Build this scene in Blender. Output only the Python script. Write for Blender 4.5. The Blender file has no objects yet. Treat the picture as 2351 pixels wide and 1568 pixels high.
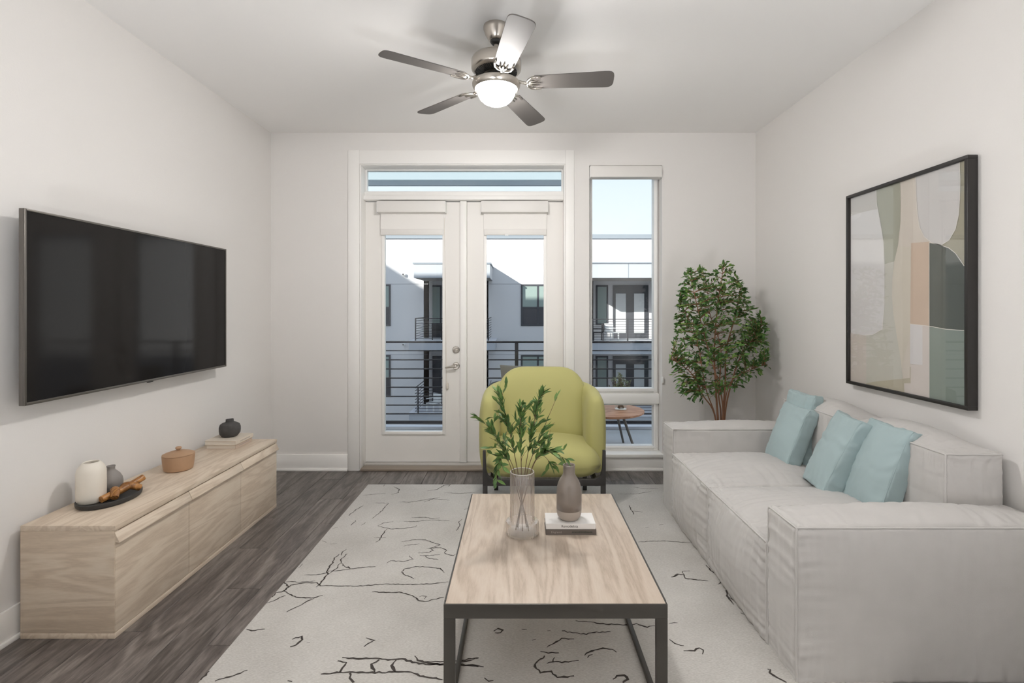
import bpy, bmesh, math, random
from mathutils import Vector, Matrix, noise

random.seed(7)
R = math.radians
SC = bpy.context.scene
COL = SC.collection

# ------------------------------------------------------------------ camera
F = 1140.0; U0 = 1191.0; V0 = 709.0; EYE = 1.46
IW, IH = 2351.0, 1568.0
cam_d = bpy.data.cameras.new('camera')
cam_d.sensor_fit = 'HORIZONTAL'; cam_d.sensor_width = 36.0
cam_d.lens = 36.0 * F / IW
cam_d.shift_x = (IW / 2 - U0) / IW
cam_d.shift_y = (V0 - IH / 2) / IW
cam_d.clip_start = 0.05; cam_d.clip_end = 300
cam = bpy.data.objects.new('camera', cam_d)
cam.location = (0, 0, EYE); cam.rotation_euler = (R(90), 0, 0)
COL.objects.link(cam); SC.camera = cam

# ------------------------------------------------------------------ colour management
SC.view_settings.view_transform = 'Standard'
SC.view_settings.look = 'None'
SC.view_settings.gamma = 1.0
SC.view_settings.use_curve_mapping = False
SC.view_settings.exposure = 0.20
try:
    SC.cycles.use_denoising = True
    SC.cycles.max_bounces = 10
    SC.cycles.diffuse_bounces = 6
    SC.cycles.transparent_max_bounces = 24
    SC.cycles.caustics_reflective = False
    SC.cycles.caustics_refractive = False
except Exception:
    pass

# ------------------------------------------------------------------ world sky
W = bpy.data.worlds.new('sky'); SC.world = W; W.use_nodes = True
nt = W.node_tree; nt.nodes.clear()
_o = nt.nodes.new('ShaderNodeOutputWorld'); _b = nt.nodes.new('ShaderNodeBackground')
_t = nt.nodes.new('ShaderNodeTexCoord'); _s = nt.nodes.new('ShaderNodeSeparateXYZ')
_r = nt.nodes.new('ShaderNodeValToRGB')
nt.links.new(_t.outputs['Generated'], _s.inputs[0]); nt.links.new(_s.outputs[2], _r.inputs[0])
nt.links.new(_r.outputs[0], _b.inputs[0]); nt.links.new(_b.outputs[0], _o.inputs[0])
_r.color_ramp.elements[0].position = 0.0; _r.color_ramp.elements[0].color = (0.93, 0.97, 1.0, 1)
_r.color_ramp.elements[1].position = 1.0; _r.color_ramp.elements[1].color = (0.46, 0.60, 0.84, 1)
_e = _r.color_ramp.elements.new(0.30); _e.color = (0.76, 0.87, 0.98, 1)
_b.inputs[1].default_value = 1.0

# ------------------------------------------------------------------ sun (behind and left of our building)
sun_d = bpy.data.lights.new('sun', 'SUN'); sun_d.energy = 6.0; sun_d.angle = R(0.53)
sun_d.color = (1.0, 0.96, 0.90)
sun = bpy.data.objects.new('sun', sun_d); COL.objects.link(sun)
SUN = Vector((0.736, 1.0, -0.46)).normalized()
sun.rotation_euler = SUN.to_track_quat('-Z', 'Y').to_euler(); sun.location = (-20, -30, 20)

LAMP_FAN = 182.0      # radiance of the fan's bowl
FILL_UP = 216.0      # radiance of the fill lights added behind the camera

# ================================================================== helpers
def P(u, v, Y):
    return Vector(((u - U0) * Y / F, Y, EYE - (v - V0) * Y / F))

def lin(r, g, b, k=1.0):
    def f(c):
        c = c / 255.0
        return (c / 12.92 if c <= 0.04045 else ((c + 0.055) / 1.055) ** 2.4) * k
    return (min(f(r), 1), min(f(g), 1), min(f(b), 1), 1.0)

class MB:
    """collects vertices and faces of ONE mesh"""
    def __init__(s):
        s.v = []; s.f = []; s.m = []
    def add(s, vs, fs, mi=0):
        o = len(s.v); s.v += [tuple(p) for p in vs]
        s.f += [tuple(i + o for i in q) for q in fs]; s.m += [mi] * len(fs)
        return s
    def box(s, x0, x1, y0, y1, z0, z1, mi=0):
        x0, x1 = min(x0, x1), max(x0, x1); y0, y1 = min(y0, y1), max(y0, y1); z0, z1 = min(z0, z1), max(z0, z1)
        vs = [(x0, y0, z0), (x1, y0, z0), (x1, y1, z0), (x0, y1, z0), (x0, y0, z1), (x1, y0, z1), (x1, y1, z1), (x0, y1, z1)]
        fs = [(3, 2, 1, 0), (4, 5, 6, 7), (0, 1, 5, 4), (1, 2, 6, 5), (2, 3, 7, 6), (3, 0, 4, 7)]
        return s.add(vs, fs, mi)
    def tube(s, pts, rad, seg=8, cap=True, mi=0):
        pts = [Vector(p) for p in pts]; n = len(pts)
        rr = rad if isinstance(rad, (list, tuple)) else [rad] * n
        vs = []; up = None
        for i, p in enumerate(pts):
            t = (pts[min(i + 1, n - 1)] - pts[max(i - 1, 0)])
            t = t.normalized() if t.length > 1e-9 else Vector((0, 0, 1))
            if up is None:
                up = t.orthogonal().normalized()
            else:
                up = (up - t * up.dot(t)); up = up.normalized() if up.length > 1e-6 else t.orthogonal().normalized()
            w = t.cross(up)
            for k in range(seg):
                a = 2 * math.pi * k / seg
                vs.append(p + (up * math.cos(a) + w * math.sin(a)) * rr[i])
        fs = []
        for i in range(n - 1):
            for k in range(seg):
                k2 = (k + 1) % seg
                fs.append((i * seg + k, i * seg + k2, (i + 1) * seg + k2, (i + 1) * seg + k))
        if cap:
            fs.append(tuple(reversed(range(seg)))); fs.append(tuple((n - 1) * seg + k for k in range(seg)))
        return s.add(vs, fs, mi)
    def lathe(s, prof, c=(0, 0, 0), seg=40, mi=0, sx=1.0, sy=1.0, close=False):
        """prof: list of (radius, z)"""
        vs = []; fs = []; n = len(prof)
        for (r, z) in prof:
            for k in range(seg):
                a = 2 * math.pi * k / seg
                vs.append((c[0] + r * sx * math.cos(a), c[1] + r * sy * math.sin(a), c[2] + z))
        for i in range(n - 1 if not close else n):
            i2 = (i + 1) % n
            for k in range(seg):
                k2 = (k + 1) % seg
                fs.append((i * seg + k, i * seg + k2, i2 * seg + k2, i2 * seg + k))
        if not close:
            if prof[0][0] > 1e-6: fs.append(tuple(reversed(range(seg))))
            if prof[-1][0] > 1e-6: fs.append(tuple((n - 1) * seg + k for k in range(seg)))
        return s.add(vs, fs, mi)
    def prism(s, poly, axis, a, b, mi=0):
        """poly: 2-D points; axis the extrusion axis ('x': poly=(y,z), 'y': poly=(x,z), 'z': poly=(x,y))"""
        def mk(p, t):
            return {'x': (t, p[0], p[1]), 'y': (p[0], t, p[1]), 'z': (p[0], p[1], t)}[axis]
        n = len(poly)
        vs = [mk(p, a) for p in poly] + [mk(p, b) for p in poly]
        fs = [tuple(range(n)), tuple(reversed(range(n, 2 * n)))]
        for i in range(n):
            j = (i + 1) % n
            fs.append((i, i + n, j + n, j))
        return s.add(vs, fs, mi)
    def xf(s, M):
        s.v = [tuple(M @ Vector(p)) for p in s.v]; return s
    def mesh(s, name, mats, smooth=False, bevel=0.0, bseg=2, sub=0, merge=True, off=None):
        bm = bmesh.new()
        o = Vector(off) if off is not None else Vector()
        bv = [bm.verts.new(Vector(p) - o) for p in s.v]
        for q, mi in zip(s.f, s.m):
            try:
                f = bm.faces.new([bv[i] for i in q]); f.material_index = mi
            except ValueError:
                pass
        if merge and bevel <= 0: bmesh.ops.remove_doubles(bm, verts=bm.verts, dist=1e-6)
        bmesh.ops.recalc_face_normals(bm, faces=bm.faces)
        if bevel > 0:
            es = [e for e in bm.edges if len(e.link_faces) == 2 and e.calc_face_angle(0) > R(25)]
            bmesh.ops.bevel(bm, geom=es, offset=bevel, segments=bseg, profile=0.5, affect='EDGES', clamp_overlap=True)
        me = bpy.data.meshes.new(name)
        bm.to_mesh(me); bm.free()
        for m in (mats if isinstance(mats, (list, tuple)) else [mats]): me.materials.append(m)
        if smooth or bevel > 0:
            me.polygons.foreach_set('use_smooth', [True] * len(me.polygons))
            if bevel > 0 or smooth == 'auto':
                try: me.set_sharp_from_angle(angle=R(40))
                except Exception: pass
        return me

def link(name, me, parent=None, loc=None):
    o = bpy.data.objects.new(name, me); COL.objects.link(o)
    if parent is not None: o.parent = parent
    if loc is not None: o.location = loc
    return o

def tag(o, label=None, cat=None, group=None, kind=None):
    if label: o['label'] = label
    if cat: o['category'] = cat
    if group: o['group'] = group
    if kind: o['kind'] = kind
    return o

def thing(name, label, cat, loc=(0, 0, 0), rotz=0.0, group=None):
    o = bpy.data.objects.new(name, None); COL.objects.link(o)
    o.empty_display_size = 0.05
    o.location = loc; o.rotation_euler = (0, 0, rotz)
    return tag(o, label, cat, group)

def base_of(o):
    """world position of an unrotated object's origin"""
    p = Vector(o.location)
    while o.parent is not None:
        o = o.parent; p += Vector(o.location)
    return p

def part(root, name, mb, mat, smooth=False, bevel=0.0, bseg=2, local=False, label=None, sub=0, kind=None):
    """mb in world coordinates (root unrotated) unless local"""
    off = None if local else base_of(root)
    o = link(name, mb.mesh(name, mat, smooth, bevel, bseg, off=off), root)
    if label: o['label'] = label
    if kind: o['kind'] = kind
    if sub:
        md = o.modifiers.new('subdivision', 'SUBSURF'); md.levels = sub; md.render_levels = sub
    return o

def solo(name, label, cat, mb, mat, smooth=False, bevel=0.0, bseg=2, base=None, group=None):
    o = link(name, mb.mesh(name, mat, smooth, bevel, bseg, off=base), None, base)
    return tag(o, label, cat, group)

def struct(name, mb, mat, smooth=False, bevel=0.0, label=None, base=None):
    o = link(name, mb.mesh(name, mat, smooth, bevel, off=base), None, base); o['kind'] = 'structure'
    if label: o['label'] = label
    return o

def wall_holes(mb, x0, x1, z0, z1, y0, y1, holes):
    xs = sorted({x0, x1, *[c for h in holes for c in h[:2]]}); zs = sorted({z0, z1, *[c for h in holes for c in h[2:]]})
    for i in range(len(xs) - 1):
        run = None
        for k in range(len(zs) - 1):
            cx = (xs[i] + xs[i + 1]) / 2; cz = (zs[k] + zs[k + 1]) / 2
            hole = any(h[0] < cx < h[1] and h[2] < cz < h[3] for h in holes)
            if hole:
                if run is not None: mb.box(xs[i], xs[i + 1], y0, y1, run, zs[k]); run = None
            elif run is None: run = zs[k]
        if run is not None: mb.box(xs[i], xs[i + 1], y0, y1, run, zs[-1])
    return mb

# ================================================================== materials
def new_mat(name):
    m = bpy.data.materials.new(name); m.use_nodes = True
    b = m.node_tree.nodes['Principled BSDF']
    return m, m.node_tree, b

def mat(name, col, rough=0.5, metal=0.0, spec=0.5, bump=0.0, bscale=200.0, sheen=0.0, var=0.0, vscale=6.0, coat=0.0, emit=None, estr=0.0):
    m, t, b = new_mat(name); L = t.links.new
    b.inputs['Base Color'].default_value = col
    b.inputs['Roughness'].default_value = rough; b.inputs['Metallic'].default_value = metal
    b.inputs['Specular IOR Level'].default_value = spec
    b.inputs['Coat Weight'].default_value = coat
    if sheen:
        b.inputs['Sheen Weight'].default_value = sheen; b.inputs['Sheen Roughness'].default_value = 0.5
    tc = None
    if bump or var:
        tc = t.nodes.new('ShaderNodeTexCoord')
    if var:
        n = t.nodes.new('ShaderNodeTexNoise'); n.inputs['Scale'].default_value = vscale; n.inputs['Detail'].default_value = 5
        L(tc.outputs['Object'], n.inputs['Vector'])
        mx = t.nodes.new('ShaderNodeMix'); mx.data_type = 'RGBA'
        mx.inputs['A'].default_value = tuple(c * (1 - var) for c in col[:3]) + (1,)
        mx.inputs['B'].default_value = tuple(min(1, c * (1 + var)) for c in col[:3]) + (1,)
        L(n.outputs['Fac'], mx.inputs['Factor']); L(mx.outputs['Result'], b.inputs['Base Color'])
    if bump:
        n = t.nodes.new('ShaderNodeTexNoise'); n.inputs['Scale'].default_value = bscale; n.inputs['Detail'].default_value = 4
        L(tc.outputs['Object'], n.inputs['Vector'])
        bp = t.nodes.new('ShaderNodeBump'); bp.inputs['Strength'].default_value = bump; bp.inputs['Distance'].default_value = 0.004
        L(n.outputs['Fac'], bp.inputs['Height']); L(bp.outputs['Normal'], b.inputs['Normal'])
    if emit:
        b.inputs['Emission Color'].default_value = emit; b.inputs['Emission Strength'].default_value = estr
    return m

def wood(name, c_dark, c_mid, c_light, axis='y', rough=0.45, scale=1.0, rnd=False, contrast=1.0, ringmix=0.34):
    m, t, b = new_mat(name); L = t.links.new
    tc = t.nodes.new('ShaderNodeTexCoord'); vec = tc.outputs['Object']
    if rnd:
        oi = t.nodes.new('ShaderNodeObjectInfo')
        ml = t.nodes.new('ShaderNodeMath'); ml.operation = 'MULTIPLY'; ml.inputs[1].default_value = 61.0
        L(oi.outputs['Random'], ml.inputs[0])
        ad = t.nodes.new('ShaderNodeVectorMath'); ad.operation = 'ADD'
        L(tc.outputs['Object'], ad.inputs[0]); L(ml.outputs[0], ad.inputs[1]); vec = ad.outputs[0]
    mp = t.nodes.new('ShaderNodeMapping')
    s = [20.0 * scale] * 3; s['xyz'.index(axis)] = 2.6 * scale
    mp.inputs['Scale'].default_value = s
    L(vec, mp.inputs['Vector'])
    wv = t.nodes.new('ShaderNodeTexNoise'); wv.inputs['Scale'].default_value = 0.55; wv.inputs['Detail'].default_value = 2.0
    wv.inputs['Distortion'].default_value = 0.6
    L(mp.outputs[0], wv.inputs['Vector'])
    # rings of the cathedral figure from a slowly varying noise
    mu = t.nodes.new('ShaderNodeMath'); mu.operation = 'MULTIPLY'; mu.inputs[1].default_value = 34.0
    L(wv.outputs['Fac'], mu.inputs[0])
    sn = t.nodes.new('ShaderNodeMath'); sn.operation = 'SINE'; L(mu.outputs[0], sn.inputs[0])
    mr = t.nodes.new('ShaderNodeMapRange'); mr.inputs[1].default_value = -1; mr.inputs[2].default_value = 1
    L(sn.outputs[0], mr.inputs[0])
    fine = t.nodes.new('ShaderNodeTexNoise'); fine.inputs['Scale'].default_value = 7.0; fine.inputs['Detail'].default_value = 7; fine.inputs['Roughness'].default_value = 0.65
    L(mp.outputs[0], fine.inputs['Vector'])
    mx = t.nodes.new('ShaderNodeMix'); mx.inputs['Factor'].default_value = ringmix
    L(fine.outputs['Fac'], mx.inputs['A']); L(mr.outputs[0], mx.inputs['B'])
    rp = t.nodes.new('ShaderNodeValToRGB'); e = rp.color_ramp.elements
    e[0].position = 0.5 - 0.25 / contrast; e[0].color = c_dark; e[1].position = 0.5 + 0.22 / contrast; e[1].color = c_light
    k = e.new(0.5); k.color = c_mid
    L(mx.outputs['Result'], rp.inputs[0])
    if rnd:
        hs = t.nodes.new('ShaderNodeHueSaturation')
        mv = t.nodes.new('ShaderNodeMapRange'); mv.inputs[3].default_value = 0.80; mv.inputs[4].default_value = 1.20
        L(oi.outputs['Random'], mv.inputs[0]); L(mv.outputs[0], hs.inputs['Value'])
        L(rp.outputs[0], hs.inputs['Color']); L(hs.outputs[0], b.inputs['Base Color'])
    else:
        L(rp.outputs[0], b.inputs['Base Color'])
    b.inputs['Roughness'].default_value = rough
    bp = t.nodes.new('ShaderNodeBump'); bp.inputs['Strength'].default_value = 0.12; bp.inputs['Distance'].default_value = 0.002
    L(mx.outputs['Result'], bp.inputs['Height']); L(bp.outputs[0], b.inputs['Normal'])
    return m

def glass(name, tint=(1, 1, 1, 1), ior=1.45, rough=0.0, extra=0.0, gloss=(1, 1, 1, 1)):
    m = bpy.data.materials.new(name); m.use_nodes = True; t = m.node_tree; t.nodes.clear(); L = t.links.new
    o = t.nodes.new('ShaderNodeOutputMaterial'); mx = t.nodes.new('ShaderNodeMixShader')
    tr = t.nodes.new('ShaderNodeBsdfTransparent'); tr.inputs[0].default_value = tint
    gl = t.nodes.new('ShaderNodeBsdfGlossy'); gl.inputs['Roughness'].default_value = rough; gl.inputs[0].default_value = gloss
    # Schlick reflectance from the angle to the surface (the same on both faces of a thin sheet)
    lw = t.nodes.new('ShaderNodeLayerWeight'); lw.inputs[0].default_value = 0.5
    pw = t.nodes.new('ShaderNodeMath'); pw.operation = 'POWER'; pw.inputs[1].default_value = 5.0
    f0 = ((ior - 1) / (ior + 1)) ** 2
    ad = t.nodes.new('ShaderNodeMath'); ad.operation = 'MULTIPLY_ADD'; ad.inputs[1].default_value = 1 - f0; ad.inputs[2].default_value = f0 + extra; ad.use_clamp = True
    L(lw.outputs['Facing'], pw.inputs[0]); L(pw.outputs[0], ad.inputs[0]); L(ad.outputs[0], mx.inputs[0])
    L(tr.outputs[0], mx.inputs[1]); L(gl.outputs[0], mx.inputs[2]); L(mx.outputs[0], o.inputs[0])
    return m

M = {}
M['wall'] = mat('wall_paint', lin(225, 222, 219), 0.85, spec=0.25, bump=0.10, bscale=130)
M['ceiling'] = mat('ceiling_paint', lin(233, 231, 229), 0.9, spec=0.2, bump=0.05, bscale=150)
M['trim'] = mat('trim_paint', lin(240, 238, 235), 0.42, spec=0.4)
M['door'] = mat('door_paint', lin(233, 230, 226), 0.45, spec=0.4)
M['blind'] = mat('blind_fabric', lin(236, 233, 229), 0.8)
M['valance'] = mat('valance_aluminium', lin(226, 223, 219), 0.45)
M['vinyl'] = mat('window_vinyl', lin(243, 242, 240), 0.4)
M['pane'] = glass('clear_pane', (0.97, 0.985, 0.98, 1), 1.35)
M['nickel'] = mat('brushed_nickel', lin(188, 182, 174), 0.28, 1.0)
M['nickel_dark'] = mat('dark_nickel', lin(120, 114, 108), 0.4, 1.0)
M['black'] = mat('black_plastic', lin(30, 29, 28), 0.5)
M['blade'] = mat('fan_blade_grey', lin(97, 93, 90), 0.55, spec=0.2)
M['bowl'] = mat('frosted_lamp_glass', (1, 1, 1, 1), 0.5, emit=(1.0, 0.975, 0.95, 1), estr=LAMP_FAN)
M['fill_glow'] = mat('added_fill_glow', (1, 1, 1, 1), 0.5, emit=(0.96, 0.98, 1.0, 1), estr=FILL_UP)  # glow of the fill lights added out of view
M['oak'] = wood('pale_oak', lin(194, 176, 156), lin(208, 191, 171), lin(215, 200, 181), 'y', 0.5, 1.0)
M['oak_x'] = wood('pale_oak_end', lin(190, 172, 152), lin(205, 188, 167), lin(213, 198, 179), 'x', 0.5, 1.0)
M['oak_top'] = wood('pale_oak_table', lin(172, 156, 140), lin(190, 174, 158), lin(197, 183, 168), 'y', 0.5, 0.9)
M['plank'] = wood('grey_vinyl_plank', lin(58, 53, 50), lin(96, 89, 85), lin(126, 119, 114), 'y', 0.34, 0.62, rnd=True, ringmix=0.22)
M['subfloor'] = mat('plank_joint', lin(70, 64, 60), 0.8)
M['metal_table'] = mat('charcoal_metal', lin(84, 81, 77), 0.42, 0.6, var=0.1, vscale=9)
M['tv_frame'] = mat('tv_bezel', lin(112, 108, 103), 0.38, 0.8)
M['tv_back'] = mat('tv_back', lin(45, 43, 41), 0.5)
M['screen'] = mat('tv_screen', lin(30, 28, 27), 0.08, spec=0.16)
M['frame_black'] = mat('black_frame', lin(38, 35, 33), 0.4)
M['art_glass'] = glass('picture_glass', (0.98, 0.98, 0.98, 1), 1.38)
M['sofa'] = mat('grey_velvet', lin(194, 191, 188), 0.9, spec=0.2, sheen=0.15, var=0.07, vscale=9, bump=0.12, bscale=420)
M['piping'] = mat('grey_velvet_piping', lin(198, 195, 192), 0.9, spec=0.2, sheen=0.15)
M['teal'] = mat('teal_linen', lin(164, 182, 184), 0.88, spec=0.2, sheen=0.15, bump=0.15, bscale=700)
M['green'] = mat('pistachio_fabric', lin(172, 168, 110), 0.72, spec=0.25, sheen=0.1, bump=0.08, bscale=800)
M['chair_metal'] = mat('dark_chair_metal', lin(58, 56, 55), 0.45, 0.3)
M['cream'] = mat('cream_ceramic', lin(226, 219, 207), 0.6, bump=0.05, bscale=90)
M['grey_ceramic'] = mat('grey_ceramic', lin(140, 134, 130), 0.55, bump=0.04, bscale=90)
M['taupe'] = mat('taupe_ceramic', lin(134, 124, 116), 0.32, bump=0.10, bscale=120, var=0.05, vscale=30)
M['taupe_light'] = mat('raw_ceramic', lin(176, 166, 156), 0.6)
M['tray'] = mat('black_wood_tray', lin(52, 51, 50), 0.55, var=0.15, vscale=25)
M['knot'] = wood('stained_wood', lin(112, 72, 36), lin(158, 108, 58), lin(184, 132, 76), 'y', 0.35, 2.0)
M['clay'] = mat('brown_wooden_pot', lin(176, 142, 112), 0.6, var=0.10, vscale=14)
M['charcoal'] = mat('charcoal_ceramic', lin(72, 70, 69), 0.75, var=0.3, vscale=28, bump=0.4, bscale=45)
M['paper'] = mat('book_pages', lin(222, 214, 202), 0.85)
M['book_cream'] = mat('cream_book_cover', lin(212, 201, 186), 0.6)
M['book_tan'] = mat('tan_book_cover', lin(196, 178, 162), 0.6)
M['book_white'] = mat('white_book_cover', lin(226, 223, 220), 0.5)
M['book_grey'] = mat('grey_book_cover', lin(102, 94, 88), 0.5)
M['ink'] = mat('printing_ink', lin(58, 52, 48), 0.6)
M['ink_pale'] = mat('pale_printing_ink', lin(170, 160, 154), 0.6)
M['ink_dim'] = mat('dim_printing_ink', lin(74, 74, 66), 0.6)
M['vase_glass'] = glass('ribbed_glass', (0.95, 0.94, 0.93, 1), 1.45, 0.30, 0.16, (1, 0.97, 0.95, 1))
M['thin_glass'] = glass('thin_glass', (0.95, 0.97, 0.97, 1), 1.4, 0.0, 0.03)
M['stem'] = mat('brown_stem', lin(104, 84, 62), 0.8)
M['bark'] = mat('reddish_bark', lin(142, 100, 74), 0.8, var=0.15, vscale=30)
M['leaf_a'] = mat('olive_green_leaf', lin(98, 128, 66), 0.5, spec=0.4)
M['leaf_b'] = mat('dark_green_leaf', lin(80, 110, 60), 0.5, spec=0.4)
M['tree_a'] = mat('tree_leaf_green', lin(84, 122, 58), 0.45, spec=0.4)
M['tree_b'] = mat('tree_leaf_dark', lin(62, 96, 46), 0.45, spec=0.4)
M['tree_c'] = mat('tree_leaf_light', lin(116, 146, 74), 0.45, spec=0.4)
M['soil'] = mat('soil', lin(60, 48, 38), 0.95)
M['rug_line'] = mat('rug_line_yarn', lin(66, 60, 56), 0.95)
M['bronze'] = mat('bronze_threshold', lin(150, 138, 126), 0.5, 0.3)
M['alu'] = mat('aluminium_sill', lin(196, 193, 188), 0.4, 0.4)
M['stucco'] = mat('white_stucco', lin(226, 224, 224), 0.9, spec=0.2, bump=0.05, bscale=20)
M['stucco_joint'] = mat('stucco_joint', lin(168, 168, 172), 0.9)
M['coping'] = mat('grey_metal_coping', lin(140, 148, 156), 0.6)
M['fascia'] = mat('fascia_panel', lin(182, 186, 192), 0.7)
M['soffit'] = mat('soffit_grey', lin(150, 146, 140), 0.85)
M['dark_frame'] = mat('dark_window_frame', lin(66, 68, 74), 0.5)
M['far_pane'] = mat('green_tinted_pane', lin(150, 166, 160), 0.15, spec=0.6)
M['far_pane_dark'] = mat('dark_pane', lin(70, 70, 76), 0.2, spec=0.6)
M['far_door'] = mat('pale_door_glass', lin(222, 226, 226), 0.3)
M['rail'] = mat('dark_railing', lin(50, 48, 52), 0.45, 0.2)
M['concrete'] = mat('pale_concrete', lin(205, 206, 206), 0.8, var=0.06, vscale=3)
M['deck_white'] = mat('white_curb', lin(224, 224, 228), 0.7)
def translucent(name, col):
    m = bpy.data.materials.new(name); m.use_nodes = True; t = m.node_tree; t.nodes.clear()
    o = t.nodes.new('ShaderNodeOutputMaterial'); tl = t.nodes.new('ShaderNodeBsdfTranslucent'); tl.inputs[0].default_value = col
    df = t.nodes.new('ShaderNodeBsdfTransparent'); df.inputs[0].default_value = col; mx = t.nodes.new('ShaderNodeMixShader'); mx.inputs[0].default_value = 0.65
    t.links.new(tl.outputs[0], mx.inputs[1]); t.links.new(df.outputs[0], mx.inputs[2]); t.links.new(mx.outputs[0], o.inputs[0])
    return m
M['soffit_own'] = translucent('frosted_canopy_glass', (0.95, 1.0, 0.95, 1))
M['beam'] = mat('canopy_beam', lin(186, 196, 206), 0.5)
M['ground'] = mat('courtyard_paving', lin(150, 148, 144), 0.9, var=0.1, vscale=0.5)
M['out_wood'] = wood('orange_teak', lin(176, 118, 84), lin(206, 146, 108), lin(218, 164, 128), 'x', 0.55, 1.0)
M['wicker'] = mat('dark_wicker', lin(52, 50, 50), 0.7, bump=0.5, bscale=120)
M['out_cushion'] = mat('taupe_outdoor_fabric', lin(142, 134, 124), 0.9, bump=0.1, bscale=500)
M['white_plastic'] = mat('white_plastic', lin(232, 232, 230), 0.4)
M['terracotta'] = mat('grey_planter', lin(120, 116, 112), 0.8)

def rug_mat():
    m, t, b = new_mat('ivory_rug_weave'); L = t.links.new
    tc = t.nodes.new('ShaderNodeTexCoord')
    mp = t.nodes.new('ShaderNodeMapping'); mp.inputs['Scale'].default_value = (90, 420, 100); L(tc.outputs['Object'], mp.inputs[0])
    n = t.nodes.new('ShaderNodeTexNoise'); n.inputs['Scale'].default_value = 1.0; n.inputs['Detail'].default_value = 3; L(mp.outputs[0], n.inputs['Vector'])
    n2 = t.nodes.new('ShaderNodeTexNoise'); n2.inputs['Scale'].default_value = 2.2; n2.inputs['Detail'].default_value = 4; L(tc.outputs['Object'], n2.inputs['Vector'])
    ad = t.nodes.new('ShaderNodeMix'); ad.inputs['Factor'].default_value = 0.45
    L(n.outputs['Fac'], ad.inputs['A']); L(n2.outputs['Fac'], ad.inputs['B'])
    rp = t.nodes.new('ShaderNodeValToRGB'); e = rp.color_ramp.elements
    e[0].position = 0.32; e[0].color = lin(172, 168, 162); e[1].position = 0.68; e[1].color = lin(211, 208, 203)
    L(ad.outputs['Result'], rp.inputs[0]); L(rp.outputs[0], b.inputs['Base Color'])
    b.inputs['Roughness'].default_value = 0.95; b.inputs['Specular IOR Level'].default_value = 0.15
    bp = t.nodes.new('ShaderNodeBump'); bp.inputs['Strength'].default_value = 0.5; bp.inputs['Distance'].default_value = 0.004
    L(n.outputs['Fac'], bp.inputs['Height']); L(bp.outputs[0], b.inputs['Normal'])
    return m
M['rug'] = rug_mat()

# ================================================================== room shell
XL, XR, YB, H = -2.239, 2.141, 4.486, 3.05
YF = -4.2                      # wall behind the camera
WT = 0.22
DOOR = (-1.436, 0.421, 0.0, 2.765)
WIN = (0.6375, 1.2946, 0.150, 2.755)

floor = struct('floor', MB().box(XL - 0.2, XR + 0.2, YF - 0.2, YB + 0.005, -0.15, -0.010), M['subfloor'], label='grey wood-look plank floor')
plank_w, plank_l = 0.178, 1.22
pm = MB().box(-plank_w / 2 + 0.0007, plank_w / 2 - 0.0007, -plank_l / 2 + 0.0008, plank_l / 2 - 0.0008, -0.010, 0.0).mesh('plank', M['plank'], bevel=0.0012, bseg=1)
nrow = int(math.ceil((XR - XL) / plank_w))
for i in range(nrow):
    cx = XL + plank_w * (i + 0.5)
    yy = YF - (i * 0.437) % plank_l
    while yy < YB - 0.002:
        y0 = max(yy, YF); y1 = min(yy + plank_l, YB); x1 = min(cx + plank_w / 2, XR); x0 = cx - plank_w / 2
        if y1 - y0 > 0.03 and x1 - x0 > 0.02:
            if y1 - y0 > plank_l - 1e-3 and x1 - x0 > plank_w - 1e-3:
                link('plank', pm, floor, (cx, (y0 + y1) / 2, 0))
            else:
                hx, hy = (x1 - x0) / 2, (y1 - y0) / 2
                me = MB().box(-hx + 0.0007, hx - 0.0007, -hy + 0.0008, hy - 0.0008, -0.010, 0).mesh('plank', M['plank'], bevel=0.0012, bseg=1)
                link('plank', me, floor, ((x0 + x1) / 2, (y0 + y1) / 2, 0))
        yy += plank_l

struct('ceiling', MB().box(XL - 0.2, XR + 0.2, YF - 0.2, YB + WT, H, H + 0.25), M['ceiling'])
struct('wall_left', MB().box(XL - 0.2, XL, YF - 0.2, YB + WT, 0, H), M['wall'])
struct('wall_right', MB().box(XR, XR + 0.2, YF - 0.2, YB + WT, 0, H), M['wall'])
M['rear_dark'] = mat('darkened_rear_wall', lin(120, 114, 108), 0.6)  # wall colour darkened so less light returns from behind the camera
struct('wall_front', MB().box(XL, XR, YF - 0.2, YF, 0, H), M['rear_dark'], label='plain wall behind the camera')
struct('wall_back', wall_holes(MB(), XL, XR, -0.15, H, YB, YB + WT, [DOOR, WIN]), M['wall'], label='window wall with double doors and a tall window')

# baseboards with shoe moulding
def baseboard(name, segs):
    mb = MB()
    for (x0, x1, y0, y1, nx, ny) in segs:
        mb.box(x0, x1, y0, y1, 0, 0.148)
        mb.box(x0 + min(nx, 0) * 0.012, x1 + max(nx, 0) * 0.012, y0 + min(ny, 0) * 0.012, y1 + max(ny, 0) * 0.012, 0, 0.02)
    struct(name, mb, M['trim'], bevel=0.003)
baseboard('baseboard_left', [(XL, XL + 0.015, YF, YB, 1, 0)])
baseboard('baseboard_right', [(XR - 0.015, XR, YF, YB, -1, 0)])
baseboard('baseboard_back', [(XL + 0.015, -1.542, YB - 0.015, YB, 0, -1), (0.503, XR - 0.015, YB - 0.015, YB, 0, -1)])

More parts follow.
